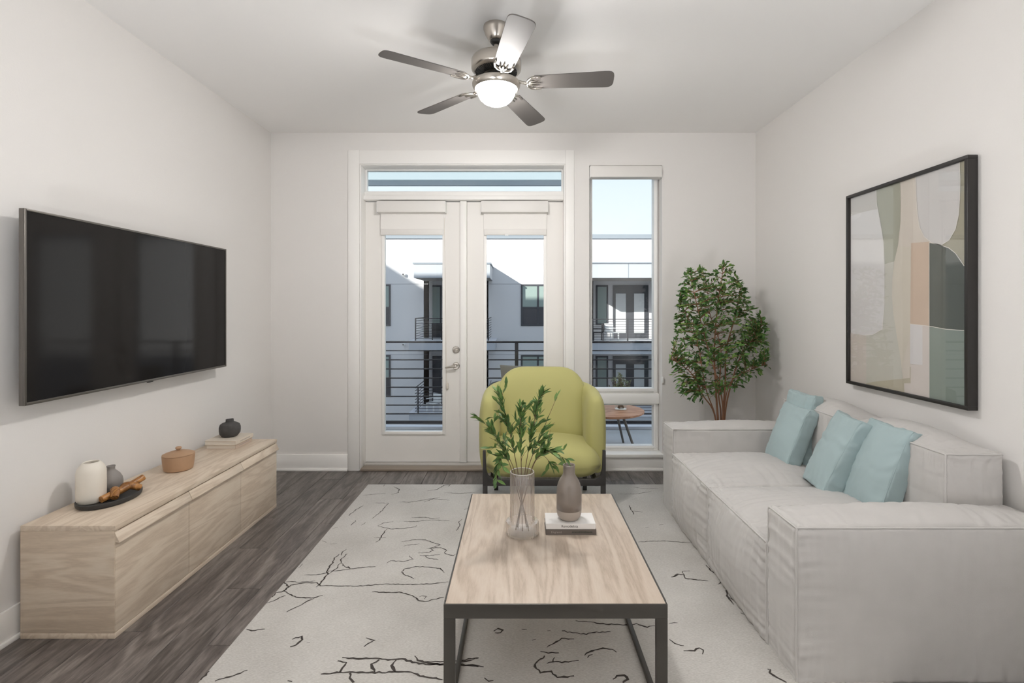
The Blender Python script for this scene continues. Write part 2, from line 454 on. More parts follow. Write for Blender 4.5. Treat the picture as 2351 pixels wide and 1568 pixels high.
# casing round the doors, jamb liner
cs = MB()
cs.box(-1.539, -1.438, YB - 0.011, YB, 0, 2.892); cs.box(0.423, 0.4998, YB - 0.011, YB, 0, 2.892)
cs.box(-1.438, 0.423, YB - 0.011, YB, 2.767, 2.892)
struct('trim_1', cs, M['trim'], bevel=0.003, label='white casing around the double doors')
DY = 4.625
jb = MB()
jb.box(-1.437, -1.425, YB - 0.005, YB + WT, 0, 2.765); jb.box(0.410, 0.422, YB - 0.005, YB + WT, 0, 2.765)
jb.box(-1.425, 0.410, YB - 0.005, YB + WT, 2.755, 2.766)
jb.box(-1.425, 0.410, 4.555, YB + WT, 2.462, 2.500); jb.box(-1.425, 0.410, 4.59, YB + WT, 2.500, 2.543)
struct('trim_2', jb, M['trim'], bevel=0.002, label='white door jamb with transom bar')
th = MB(); th.box(-1.425, 0.410, YB - 0.03, 4.60, 0, 0.022)
struct('trim_3', th, M['bronze'], bevel=0.006, label='bronze door threshold')
th = MB(); th.box(-1.425, 0.410, 4.56, YB + WT + 0.03, 0, 0.033)
struct('trim_4', th, M['alu'], bevel=0.003, label='aluminium door sill')

# transom
w2 = struct('window_2', wall_holes(MB(), -1.425, 0.410, 2.543, 2.755, 4.615, 4.66, [(-1.412, 0.398, 2.553, 2.745)]), M['vinyl'], bevel=0.002, label='narrow transom window above the doors')
part(w2, 'pane', MB().box(-1.414, 0.400, 4.635, 4.640, 2.551, 2.747), M['pane'])

# doors: slab with large lite
def door(name, u0, u1, gu0, gu1, label):
    s = DY / F
    x0, x1, g0, g1 = [(u - U0) * s for u in (u0, u1, gu0, gu1)]
    zb, zt = 0.036, 2.455
    gb, gt = EYE - (991 - V0) * s, 2.34
    d = struct(name, wall_holes(MB(), x0, x1, zb, zt, DY, DY + 0.045, [(g0, g1, gb, gt)]), M['door'], label=label)
    bd = MB()
    bw = 0.026
    wall_holes(bd, g0 - bw, g1 + bw, gb - bw, gt + bw, DY - 0.012, DY + 0.002, [(g0 + 0.004, g1 - 0.004, gb + 0.004, gt - 0.004)])
    part(d, 'glazing_bead', bd, M['trim'], bevel=0.004)
    part(d, 'pane', MB().box(g0 - 0.003, g1 + 0.003, DY + 0.02, DY + 0.026, gb - 0.003, gt + 0.003), M['pane'])
    return d
d1 = door('door_1', 838.5, 1056.5, 883, 1017, 'left glazed patio door with lever handle')
d2 = door('door_2', 1072.5, 1293.5, 1116.5, 1249, 'right glazed patio door behind the green armchair')
astr = MB().box(P(1057, 0, DY).x, P(1072, 0, DY).x, DY - 0.03, DY + 0.05, 0.036, 2.458)
struct('trim_5', astr, M['trim'], bevel=0.004, label='white mullion post between the two doors')
# hardware on the left door
def disc(mb, c, r, y0, y1, seg=28, r2=None):
    """cylinder along -Y from y0 (near) to y1"""
    r2 = r if r2 is None else r2
    vs = []; fs = []
    for (yy, rr) in ((y0, r2), (y1, r)):
        for k in range(seg):
            a = 2 * math.pi * k / seg
            vs.append((c[0] + rr * math.cos(a), yy, c[1] + rr * math.sin(a)))
    for k in range(seg):
        fs.append((k, (k + 1) % seg, seg + (k + 1) % seg, seg + k))
    fs.append(tuple(range(seg))); fs.append(tuple(range(seg, 2 * seg)))
    mb.add(vs, fs)
p = P(1047, 803, DY)
db = MB(); disc(db, (p.x, p.z), 0.034, DY - 0.014, DY, r2=0.030)
o = part(d1, 'deadbolt', db, M['nickel'], bevel=0.002, label='round nickel deadbolt')
tb = MB().box(p.x - 0.018, p.x + 0.018, DY - 0.028, DY - 0.013, p.z - 0.004, p.z + 0.004)
part(o, 'thumb_turn', tb, M['nickel'], bevel=0.003)
p = P(1047, 840, DY)
hb = MB(); disc(hb, (p.x, p.z), 0.034, DY - 0.012, DY, r2=0.028); disc(hb, (p.x, p.z), 0.012, DY - 0.055, DY - 0.010)
hb.tube([(p.x, DY - 0.05, p.z), (p.x - 0.03, DY - 0.052, p.z + 0.001), (p.x - 0.06, DY - 0.050, p.z - 0.006), (p.x - 0.096, DY - 0.046, p.z - 0.012)], [0.011, 0.011, 0.009, 0.007], 12)
part(d1, 'lever_handle', hb, M['nickel'], smooth='auto', label='nickel lever handle')

# ---- tall window on the right
w1m = MB(); Yw0, Yw1 = 4.60, 4.67
gx0, gx1 = P(1358, 0, 4.635).x, P(1498, 0, 4.635).x
zg = [P(0, v, 4.635).z for v in (398, 890, 928, 1021)]
wall_holes(w1m, WIN[0] + 0.004, WIN[1] - 0.004, WIN[2] + 0.002, WIN[3] - 0.004, Yw0, Yw1, [(gx0, gx1, zg[1], zg[0]), (gx0, gx1, zg[3], zg[2])])
w1 = struct('window_1', w1m, M['vinyl'], bevel=0.003, label='tall white vinyl window with fixed lower light')
part(w1, 'pane', MB().box(gx0 - 0.004, gx1 + 0.004, 4.632, 4.638, zg[1] - 0.004, zg[0] + 0.004), M['pane'])
part(w1, 'pane', MB().box(gx0 - 0.004, gx1 + 0.004, 4.632, 4.638, zg[3] - 0.004, zg[2] + 0.004), M['pane'])
sash = MB()
wall_holes(sash, gx0 - 0.022, gx1 + 0.03, zg[1] - 0.028, zg[0] + 0.02, Yw0 - 0.018, Yw0 + 0.01, [(gx0, gx1, zg[1], zg[0])])
part(w1, 'sash', sash, M['vinyl'], bevel=0.003)
sash = MB()
wall_holes(sash, gx0 - 0.022, gx1 + 0.02, zg[3] - 0.02, zg[2] + 0.012, Yw0 - 0.010, Yw0 + 0.01, [(gx0, gx1, zg[3], zg[2])])
part(w1, 'sash', sash, M['vinyl'], bevel=0.003)
mr = MB().box(gx0 - 0.03, gx1 + 0.045, Yw0 - 0.026, Yw0 + 0.005, zg[2] + 0.014, zg[1] - 0.045)
part(w1, 'meeting_rail', mr, M['vinyl'], bevel=0.004)
stl = MB().box(WIN[0] - 0.02, WIN[1] + 0.02, YB - 0.03, Yw0 + 0.005, WIN[2] - 0.028, WIN[2] + 0.002)
part(w1, 'sill', stl, M['trim'], bevel=0.004)
p = P(1521, 872, YB - 0.005)
cl = MB().box(p.x - 0.008, p.x + 0.008, YB - 0.022, YB, p.z - 0.028, p.z + 0.028)
part(w1, 'cord_cleat', cl, M['white_plastic'], bevel=0.004)

# ---- roller blinds
def blind(label, x0, x1, zt, zb, yf, yb, fx0=None, fx1=None, zf=None, fy=None, tab=False):
    t = thing('roller_blind', label, 'blind', ((x0 + x1) / 2, yb, zb))
    t['group'] = 'roller blinds'
    part(t, 'valance', MB().box(x0, x1, yf, yb, zb, zt), M['valance'], bevel=0.004)
    ec = MB().box(x0 - 0.004, x0, yf + 0.004, yb, zb - 0.004, zt - 0.003); part(t, 'end_cap', ec, M['white_plastic'], bevel=0.001)
    ec = MB().box(x1, x1 + 0.004, yf + 0.004, yb, zb - 0.004, zt - 0.003); part(t, 'end_cap', ec, M['white_plastic'], bevel=0.001)
    if zf:
        part(t, 'fabric', MB().box(fx0, fx1, fy, fy + 0.002, zf + 0.01, zb + 0.03), M['blind'])
        rb = part(t, 'bottom_rail', MB().box(fx0, fx1, fy - 0.006, fy + 0.008, zf, zf + 0.058), M['valance'], bevel=0.005)
        if tab:
            c = (fx0 + fx1) / 2 - 0.08
            part(rb, 'pull_tab', MB().box(c - 0.016, c + 0.016, fy - 0.009, fy - 0.005, zf - 0.006, zf + 0.012), M['white_plastic'], bevel=0.002)
    return t
sF = 4.60 / F
def bx(u, Y): return (u - U0) * Y / F
blind('white roller blind drawn a little way down the left door', bx(865, 4.55), bx(1022, 4.55), P(0, 461, 4.55).z, P(0, 487, 4.55).z, 4.55, DY, bx(874, 4.60), bx(1018, 4.60), P(0, 540, 4.60).z, 4.60)
blind('white roller blind drawn a little way down the right door', bx(1105, 4.55), bx(1258, 4.55), P(0, 461, 4.55).z, P(0, 487, 4.55).z, 4.55, DY, bx(1111, 4.60), bx(1255, 4.60), P(0, 540, 4.60).z, 4.60, True)
blind('white blind cassette fully rolled up over the tall window', 0.645, 1.283, 2.745, P(0, 406, 4.455).z, 4.455, 4.55)
# cord of the left blind with its tensioner
cd = thing('blind_cord', 'thin bead cord with clear tensioner on left door beside the glass', 'cord', P(1026, 886, DY - 0.01))
cd['group'] = 'roller blinds'
a = P(1019, 500, 4.60); b_ = P(1027, 886, DY - 0.012)
part(cd, 'cord', MB().tube([(a.x + 0.004, 4.603, a.z), (a.x + 0.012, 4.606, 1.6), (b_.x - 0.006, DY - 0.012, b_.z)], 0.0016, 6), M['paper'])
part(cd, 'tensioner', MB().box(b_.x - 0.009, b_.x + 0.009, DY - 0.022, DY, b_.z - 0.03, b_.z + 0.028), M['paper'], bevel=0.005)

# ================================================================== balcony and the building across the court
BZ = -0.05
struct('balcony_floor', MB().box(-4.0, 4.0, YB + WT, 6.32, BZ - 0.2, BZ), M['concrete'])
struct('balcony_curb', MB().box(-4.0, 4.0, 6.20, 6.32, BZ, BZ + 0.035), M['deck_white'], bevel=0.005)
struct('balcony_canopy', MB().add([(-4.0, YB + WT, 3.07), (0.80, YB + WT, 3.07), (0.80, 6.17, 3.05), (-4.0, 6.17, 3.05)], [(0, 1, 2, 3)]), M['soffit_own'], label='frosted glass canopy over the balcony')
struct('canopy_beam', MB().box(-4.0, 0.80, 6.15, 6.20, 2.99, 3.06), M['beam'], label='metal edge beam of the balcony canopy')
# our own building around the flat: side walls, roof, and two unseen blocks added to cast the shadow across the court
struct('own_facade', wall_holes(MB(), -60, 40, -7.5, 9.0, YB + WT - 0.02, YB + WT, [(XL - 0.21, XR + 0.21, -0.2, 3.31)]), M['stucco'])
struct('own_roof', MB().box(-60, 40, -9.0, YB + WT, 9.0, 9.4), M['stucco'])
struct('upper_shadow_block', MB().box(-24.0, -14.9, -9.0, YB + WT, 9.4, 12.52), M['stucco'])  # unseen block, height set to shade the facade opposite
struct('left_shadow_block', MB().box(-60.0, -24.2, -9.0, YB + WT, 9.4, 14.46), M['stucco'])  # unseen block, edge set for the slanting shadow opposite
struct('courtyard_ground', MB().box(-60, 60, YB + WT, 60, -7.6, -7.5), M['ground'])

rl = thing('balcony_railing', 'dark metal balcony railing with horizontal bars outside the doors', 'railing', (0, 6.15, BZ))
YR = 6.15
part(rl, 'top_rail', MB().box(-3.9, 3.9, YR - 0.03, YR + 0.03, 1.04, 1.062), M['rail'], bevel=0.002)
for v in (805, 826, 847, 868, 889, 910, 930, 950):
    z = EYE - (v - V0) * YR / F
    part(rl, 'bar', MB().box(-3.9, 3.9, YR - 0.006, YR + 0.006, z - 0.007, z + 0.007), M['rail'])
part(rl, 'bottom_rail', MB().box(-3.9, 3.9, YR - 0.02, YR + 0.02, 0.04, 0.075), M['rail'], bevel=0.002)
for x in (-3.6, -1.78, P(1186, 0, YR).x, 1.90, 3.6):
    part(rl, 'post', MB().box(x - 0.022, x + 0.022, YR - 0.022, YR + 0.022, BZ, 1.045), M['rail'], bevel=0.002)

# --- building across the court
YC, YFa, YRe = 25.0, 27.5, 28.9      # canopy front, facade plane, back of the recesses
bd = thing('apartment_building', 'white stucco apartment building across the court with dark framed windows', 'building', (0, YFa, -7.5))
def q(u, v, Y): p_ = P(u, v, Y); return p_.x, p_.z
zroof = P(0, 548, YFa).z
LV = 162.0                           # one storey in pixels at the facade
recs = []
for k in (0, 1):
    for (ua, ub) in ((983, 1111), (1362, 1540)):
        xa, zt_ = q(ua, 640 + LV * k, YFa); xb, zb_ = q(ub, 786 + LV * k, YFa)
        recs.append((xa, xb, zb_, zt_))
part(bd, 'wall', wall_holes(MB(), -26, 26, -7.5, zroof, YFa, YFa + 0.3, recs), M['stucco'])
part(bd, 'back_wall', MB().box(-26, 26, YRe, YRe + 0.3, -7.5, zroof - 0.05), M['stucco'])
part(bd, 'roof', MB().box(-26, 26, YFa + 0.2, YFa + 9, zroof - 0.3, zroof), M['coping'])
zc = P(0, 538.5, YFa).z
part(bd, 'coping', MB().box(-26.1, 26.1, YFa - 0.10, YFa + 0.4, zroof, zc), M['coping'])
jt = MB()
for v in (652, 652 + LV):
    z = P(0, v, YFa).z
    jt.box(-26, q(983, 0, YFa)[0], YFa - 0.006, YFa, z - 0.012, z + 0.012); jt.box(q(1111, 0, YFa)[0], q(1362, 0, YFa)[0], YFa - 0.006, YFa, z - 0.012, z + 0.012)
part(bd, 'control_joint', jt, M['stucco_joint'])
for (xa, xb, zb_, zt_) in recs:      # reveals of the recesses
    part(bd, 'reveal', MB().box(xa - 0.25, xa, YFa, YRe, zb_, zt_), M['stucco'])
    part(bd, 'reveal', MB().box(xb, xb + 0.25, YFa, YRe, zb_, zt_), M['stucco'])
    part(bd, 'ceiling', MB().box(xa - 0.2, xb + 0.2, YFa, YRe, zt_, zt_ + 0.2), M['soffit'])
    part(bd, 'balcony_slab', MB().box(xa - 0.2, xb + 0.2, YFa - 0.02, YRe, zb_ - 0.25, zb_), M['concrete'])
def canopy(ua, ub, v0, v1, joint=None, cap=True):
    xa, z1 = q(ua, v0, YC); xb, z0 = q(ub, v1, YC)
    o = part(bd, 'canopy', MB().box(xa, xb, YC, YFa + 0.05, z0, z1), M['fascia'])
    if cap: part(o, 'cap', MB().box(xa - 0.05, xb + 0.05, YC - 0.05, YFa, z1, z1 + 0.07), M['coping'])
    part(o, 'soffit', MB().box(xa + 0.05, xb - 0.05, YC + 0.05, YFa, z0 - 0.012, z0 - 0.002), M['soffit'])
    if joint:
        xj = q(joint, 0, YC)[0]
        part(o, 'panel_joint', MB().box(xj - 0.02, xj + 0.02, YC - 0.008, YC, z0, z1), M['coping'])
canopy(950, 1125, 606, 638)
canopy(1334, 1545, 605, 638, 1443)
def balcony(ua, ub, v_top, v_floor, v_bot, posts):
    xa, zt_ = q(ua, v_top, YC + 0.05); xb, zf = q(ub, v_floor, YC + 0.05); zb_ = q(ub, v_bot, YC)[1]
    part(bd, 'balcony_slab', MB().box(xa - 0.3, xb + 0.3, YC, YFa + 0.05, zb_, zf - 0.06), M['fascia'])
    part(bd, 'slab_edge', MB().box(xa - 0.34, xb + 0.34, YC - 0.04, YFa, zf - 0.06, zf), M['deck_white'])
    r_ = MB()
    n = 9
    for i in range(n):
        z = zf + 0.1 + (zt_ - zf - 0.1) * i / (n - 1); h = 0.02 if i == n - 1 else 0.01
        r_.box(xa, xb, YC + 0.04, YC + 0.06, z - h, z + h)
        r_.box(xa, xa + 0.02, YC + 0.05, YFa, z - h, z + h); r_.box(xb - 0.02, xb, YC + 0.05, YFa, z - h, z + h)
    o = part(bd, 'railing', r_, M['rail'])
    for up_ in posts:
        x = q(up_, 0, YC + 0.05)[0]
        part(o, 'post', MB().box(x - 0.03, x + 0.03, YC + 0.02, YC + 0.08, zf, zt_), M['rail'])
balcony(953, 1122, 731, 782, 806, (954, 1040, 1121))
balcony(953, 1122, 890, 949, 968, (960, 1040, 1121))
balcony(1342, 1540, 733, 784, 813, (1361, 1441, 1535))
balcony(1342, 1540, 900, 953, 980, (1361, 1441, 1535))
def far_window(u0, u1, v0, v1, Y, mull=None, trans=None, pane='far_pane', fw=0.09, low=None):
    xa, z1 = q(u0, v0, Y); xb, z0 = q(u1, v1, Y)
    holes = []
    xs = [xa + fw] + ([q(mull, 0, Y)[0]] if mull else []) + [xb - fw]
    zs = [z0 + fw] + ([q(0, trans, Y)[1]] if trans else []) + [z1 - fw]
    for i in range(len(xs) - 1):
        for k in range(len(zs) - 1):
            holes.append((xs[i] + (0.05 if i else 0), xs[i + 1] - (0.05 if i < len(xs) - 2 else 0), zs[k] + (0.04 if k else 0), zs[k + 1] - (0.04 if k < len(zs) - 2 else 0)))
    o = part(bd, 'window', wall_holes(MB(), xa, xb, z0, z1, Y - 0.05, Y - 0.001, holes), M['dark_frame'])
    for h in holes:
        part(o, 'pane', MB().box(h[0] - 0.02, h[1] + 0.02, Y - 0.028, Y - 0.02, h[2] - 0.02, h[3] + 0.02), M[(low or pane) if (trans and h[3] < zs[1] + 0.03) else pane])
for k in (0, 1):
    d_ = LV * k
    far_window(858, 897, 653 + d_, 748 + d_, YFa, 877, 706 + d_, low='far_pane_dark')
    far_window(1196, 1276, 653 + d_, 748 + d_, YFa, 1235, 706 + d_, low='far_pane_dark')
    far_window(986, 1014, 655 + d_, 776 + d_, YRe, None, 748 + d_, 'far_pane' if k == 0 else 'far_pane_dark', low='far_pane_dark')
    far_window(1368, 1396, 655 + d_, 746 + d_, YRe)
    # double doors at the back of the right-hand recess
    xa, z1 = q(1407, 655 + d_, YRe); xb, z0 = q(1488, 772 + d_, YRe)
    o = part(bd, 'double_door', MB().box(xa, xb, YRe - 0.08, YRe, z0 - 0.3, z1), M['dark_frame'])
    for (ga, gb) in ((1413, 1436), (1455, 1478)):
        ga_, g1 = q(ga, 674 + d_, YRe); gb_, g0 = q(gb, 764 + d_, YRe)
        part(o, 'pane', MB().box(ga_, gb_, YRe - 0.10, YRe - 0.078, g0, g1), M['far_door'])
for (u, v) in ((928, 630), (928, 791)):
    x, z = q(u, v, YFa - 0.15)
    cm = MB().lathe([(0.001, -0.11), (0.06, -0.09), (0.09, -0.03), (0.09, 0.03), (0.05, 0.06), (0.001, 0.065)], (x, YFa - 0.12, z), 16)
    o = part(bd, 'security_camera', cm, M['white_plastic'], smooth=True)
    part(o, 'lens', MB().lathe([(0.001, -0.05), (0.04, -0.03), (0.04, 0.03), (0.001, 0.05)], (x - 0.05, YFa - 0.19, z), 10), M['black'], smooth=True)

# furniture on the far balconies
def garden_chair(label, x, y, z, rz, m):
    t = thing('garden_chair', label, 'chair', (x, y, z), rz)
    part(t, 'seat', MB().box(-0.27, 0.27, -0.27, 0.27, 0.40, 0.45), m, bevel=0.01, local=True)
    part(t, 'backrest', MB().box(-0.27, 0.27, 0.24, 0.29, 0.45, 0.88), m, bevel=0.01, local=True)
    for sx in (-1, 1):
        for sy in (-1, 1):
            part(t, 'leg', MB().box(sx * 0.24 - 0.025, sx * 0.24 + 0.025, sy * 0.24 - 0.025, sy * 0.24 + 0.025, 0, 0.40), m, local=True)
        part(t, 'armrest', MB().box(sx * 0.27 - 0.03, sx * 0.27 + 0.03, -0.25, 0.26, 0.62, 0.65), m, bevel=0.005, local=True)
    return t
zf1 = P(0, 784, YC + 0.05).z; zf2 = P(0, 949, YC + 0.05).z
garden_chair('white garden chair on the upper balcony across the court', P(1405, 0, 25.7).x, 25.75, zf1, R(25), M['white_plastic'])
garden_chair('dark garden chair on the upper balcony across the court', P(1372, 0, 25.7).x, 25.7, zf1, R(-90), M['wicker'])
garden_chair('dark garden chair behind bars of upper left far balcony', P(1003, 0, 25.7).x, 25.75, zf1 + 0.02, R(10), M['wicker'])
garden_chair('white garden chair on the lower left far balcony', P(995, 0, 25.6).x, 25.65, zf2, R(-35), M['white_plastic'])

# --- things on our balcony
def shell_sweep(path, hts, zbs, zts, m=18, ex=3.0):
    """closed band swept along path (x,y): cross-section a superellipse of half thickness ht between zb and zt"""
    mb = MB(); n = len(path); vs = []
    for i in range(n):
        p0 = Vector(path[max(i - 1, 0)]); p1 = Vector(path[min(i + 1, n - 1)]); tt = (p1 - p0).normalized(); nn = Vector((-tt.y, tt.x))
        zc_, hz = (zbs[i] + zts[i]) / 2, (zts[i] - zbs[i]) / 2
        for k in range(m):
            a = 2 * math.pi * k / m; c, s_ = math.cos(a), math.sin(a)
            cc = math.copysign(abs(c) ** (2 / ex), c); ss = math.copysign(abs(s_) ** (2 / ex), s_)
            w = Vector(path[i]) + nn * (hts[i] * cc)
            vs.append((w.x, w.y, zc_ + hz * ss))
    fs = []
    for i in range(n - 1):
        for k in range(m):
            k2 = (k + 1) % m
            fs.append((i * m + k, i * m + k2, (i + 1) * m + k2, (i + 1) * m + k))
    fs.append(tuple(range(m))); fs.append(tuple((n - 1) * m + k for k in range(m)))
    return mb.add(vs, fs)

def u_path(cx, w, yf, yb, rc, n=10, ns=8):
    """U from the left front round the back to the right front, centreline"""
    pts = []
    for i in range(ns): pts.append((cx - w, yf + (yb - rc - yf) * i / ns))
    for i in range(n + 1):
        a = math.pi - (math.pi / 2) * i / n
        pts.append((cx - w + rc + rc * math.cos(a), yb - rc + rc * math.sin(a)))
    k = 6
    for i in range(1, k): pts.append((cx - w + rc + (2 * w - 2 * rc) * i / k, yb))
    for i in range(n + 1):
        a = math.pi / 2 - (math.pi / 2) * i / n
        pts.append((cx + w - rc + rc * math.cos(a), yb - rc + rc * math.sin(a)))
    for i in range(1, ns + 1): pts.append((cx + w, yb - rc - (yb - rc - yf) * i / ns))
    return pts

def nose(vals_n, L=5):
    """rounding factor at both ends of the sweep"""
    f = [1.0] * vals_n
    for i in range(L):
        t_ = (i + 0.25) / L; g = math.sqrt(max(0.0, 1 - (1 - t_) ** 2))
        f[i] = g; f[-1 - i] = g
    return f

oc = thing('outdoor_armchair', 'dark woven outdoor tub chair on the balcony behind the green armchair', 'armchair', (0.06, 5.45, BZ))
pth = u_path(0.06, 0.36, 5.12, 5.80, 0.26); nn_ = nose(len(pth), 3)
part(oc, 'shell', shell_sweep(pth, [0.04 * f for f in nn_], [0.12] * len(pth), [0.60 + 0.03 * f for f in nn_]), M['wicker'], smooth=True)
part(oc, 'seat', MB().box(-0.27, 0.39, 5.10, 5.72, 0.24, 0.36), M['out_cushion'], bevel=0.04, bseg=3)
for (x, y) in ((-0.24, 5.16), (0.36, 5.16), (-0.22, 5.66), (0.34, 5.66)):
    part(oc, 'leg', MB().tube([(x, y, BZ), (x, y, 0.25)], 0.018, 10), M['rail'], smooth='auto')

ot = thing('outdoor_table', 'round teak outdoor table with metal legs seen through low window', 'table', (0.96, 5.36, BZ))
part(ot, 'table_top', MB().lathe([(0.001, 0.0), (0.36, 0.0), (0.385, 0.012), (0.385, 0.028), (0.001, 0.028)], (0.96, 5.36, 0.345), 48), M['out_wood'], smooth='auto')
for a in (-38, 48, 138, 222):
    c, s_ = math.cos(R(a)), math.sin(R(a))
    part(ot, 'leg', MB().tube([(0.96 + 0.17 * c, 5.36 + 0.17 * s_, 0.347), (0.96 + 0.33 * c, 5.36 + 0.33 * s_, BZ)], [0.016, 0.012], 10), M['nickel_dark'], smooth='auto')

# ================================================================== soft shapes
def cushion(sx, sy, sz, n=(40, 40, 40), r=0.04, bulge=(0.02, 0.02, 0.02), wr=None, warp=None, k=0.55):
    """closed box lattice with rounded edges, puffed faces, optional wrinkles; returns MB plus lattice positions"""
    hx, hy, hz = sx / 2, sy / 2, sz / 2; nx, ny, nz = n
    def mp(i, nn):
        t_ = -1 + 2 * i / nn
        return (1 - k) * t_ + k * math.sin(math.pi / 2 * t_)
    A = [mp(i, nx) for i in range(nx + 1)]; B = [mp(i, ny) for i in range(ny + 1)]; C = [mp(i, nz) for i in range(nz + 1)]
    idx = {}; vs = []
    def vert(i, j, l):
        key = (i, j, l)
        if key in idx: return idx[key]
        a, b, c = A[i], B[j], C[l]
        p = Vector((a * hx, b * hy, c * hz))
        qv = Vector((max(-hx + r, min(hx - r, p.x)), max(-hy + r, min(hy - r, p.y)), max(-hz + r, min(hz - r, p.z))))
        d = p - qv; nrm = d.normalized() if d.length > 1e-9 else Vector((0, 0, 1))
        p = qv + nrm * r
        p.x += bulge[0] * a * (1 - b * b) * (1 - c * c)
        p.y += bulge[1] * b * (1 - a * a) * (1 - c * c)
        p.z += bulge[2] * c * (1 - a * a) * (1 - b * b)
        if wr: p += nrm * wr(a, b, c, p)
        if warp: p = warp(a, b, c, p)
        idx[key] = len(vs); vs.append(p); return idx[key]
    fs = []
    for l in (0, nz):
        for i in range(nx):
            for j in range(ny): fs.append((vert(i, j, l), vert(i + 1, j, l), vert(i + 1, j + 1, l), vert(i, j + 1, l)))
    for j in (0, ny):
        for i in range(nx):
            for l in range(nz): fs.append((vert(i, j, l), vert(i + 1, j, l), vert(i + 1, j, l + 1), vert(i, j, l + 1)))
    for i in (0, nx):
        for j in range(ny):
            for l in range(nz): fs.append((vert(i, j, l), vert(i, j + 1, l), vert(i, j + 1, l + 1), vert(i, j, l + 1)))
    mb = MB(); mb.add(vs, fs)
    mb.at = lambda i, j, l: Vector(mb.v[idx[(i if i >= 0 else nx, j if j >= 0 else ny, l if l >= 0 else nz)]])
    mb.n = n
    return mb

def seam(mb, axis, i, j, rad=0.004, c=None, lift=0.0):
    """tube along one lattice edge; axis is the running direction, i/j are 0 or -1 ends of the other two (cyclic order)"""
    n = mb.n[axis]; pts = []
    for t_ in range(n + 1):
        key = [0, 0, 0]; o1, o2 = [(1, 2), (0, 2), (0, 1)][axis]
        key[axis] = t_; key[o1] = i if i >= 0 else mb.n[o1]; key[o2] = j if j >= 0 else mb.n[o2]
        p = mb.at(*key)
        pts.append(p)
    return pts

def edge_wrinkles(hx, hy, hz, amp, L=0.13, freq=38.0, seed=0.0, axes=((0, 1), (1, 1), (2, 1))):
    """gathered folds running away from the seams"""
    def nz(x, y, z): return noise.noise(Vector((x, y, z)))
    h = (hx, hy, hz)
    def f(a, b, c, p):
        t_ = (a, b, c); q_ = (a * hx, b * hy, c * hz); s_ = 0.0
        big = max(range(3), key=lambda k_: abs(t_[k_]))
        for ax in range(3):
            if ax == big: continue
            oth = 3 - ax - big
            d = h[ax] - abs(q_[ax])
            w = math.exp(-d / L) * min(1.0, d / 0.012)
            if w < 0.02: continue
            x = q_[oth]
            ph = freq * (x + 0.06 * d * nz(x * 3 + seed, d * 4, seed)) + 1.6 * nz(x * 5, d * 6, seed + 7)
            s_ += w * (nz(ph, d * 2.5, seed + big * 3.1 + ax) + 0.4 * nz(ph * 2.1, d * 4, seed))
        low = nz(q_[0] * 4 + seed, q_[1] * 4, q_[2] * 4)
        return amp * s_ + 0.35 * amp * low
    return f

RUGZ = 0.012
# ================================================================== sofa
SX0, SX1 = 1.075, 2.10
sofa = thing('sofa', 'light grey velvet two seat modular sofa along the right wall', 'sofa', (1.6, 2.81, RUGZ))
def soft_block(name, x0, x1, y0, y1, z0, z1, n, r, bulge, amp, seed, L=0.13, edges=(), freq=38):
    c = Vector(((x0 + x1) / 2, (y0 + y1) / 2, (z0 + z1) / 2)); sx, sy, sz = x1 - x0, y1 - y0, z1 - z0
    def sit(a, b, c_, p):         # flat underside
        if c_ < -0.999: p.z = -sz / 2
        p.z = max(p.z, -sz / 2); return p
    mb = cushion(sx, sy, sz, n, r, bulge, edge_wrinkles(sx / 2, sy / 2, sz / 2, amp, L, freq, seed), sit)
    mb.xf(Matrix.Translation(c))
    o = part(sofa, name, mb, M['sofa'], smooth=True)
    pm_ = MB()
    for (ax, i, j) in edges:
        pts = seam(mb, ax, i, j)
        out = [(p - c) for p in pts]
        pts = [p + Vector((math.copysign(0.0025, d.x) if abs(d.x) > sx * .42 else 0, math.copysign(0.0025, d.y) if abs(d.y) > sy * .42 else 0, math.copysign(0.0025, d.z) if abs(d.z) > sz * .42 else 0)) for p, d in zip(pts, out)]
        pm_.tube(pts, 0.0042, 6)
    if edges: part(o, 'piping', pm_, M['piping'], smooth=True)
    return o
ARM_E = ((0, 0, -1), (1, 0, -1), (0, -1, -1), (2, 0, 0), (2, 0, -1), (1, -1, -1))
SEAT_E = ((1, 0, -1), (2, 0, 0), (2, 0, -1), (0, 0, -1), (0, -1, -1))
BACK_E = ((1, 0, -1), (0, 0, -1), (2, 0, 0), (1, -1, -1), (0, -1, -1))
SZ0 = 0.004                       # the base sinks a little into the pile
soft_block('armrest', SX0, SX1, 1.925, 2.145, SZ0, 0.612, (100, 28, 64), 0.016, (0.014, 0.016, 0.046), 0.0070, 1.3, 0.12, ARM_E, 40)
soft_block('armrest', SX0, SX1, 3.470, 3.690, SZ0, 0.618, (84, 24, 50), 0.016, (0.014, 0.016, 0.038), 0.0062, 5.1, 0.12, ARM_E, 40)
soft_block('seat_cushion', SX0 - 0.005, 1.90, 2.147, 2.806, SZ0 + 0.002, 0.452, (96, 96, 56), 0.018, (0.050, 0.004, 0.070), 0.0085, 2.7, 0.26, SEAT_E, 44)
soft_block('seat_cushion', SX0 - 0.005, 1.90, 2.808, 3.468, SZ0 + 0.002, 0.452, (88, 88, 50), 0.018, (0.050, 0.004, 0.070), 0.0085, 8.4, 0.26, SEAT_E, 44)
soft_block('back_cushion', 1.845, SX1, 2.147, 2.806, SZ0 + 0.002, 0.832, (36, 88, 72), 0.018, (0.018, 0.012, 0.060), 0.0070, 3.9, 0.16, BACK_E, 40)
soft_block('back_cushion', 1.845, SX1, 2.808, 3.468, SZ0 + 0.002, 0.832, (32, 76, 60), 0.018, (0.018, 0.012, 0.060), 0.0070, 6.6, 0.16, BACK_E, 40)
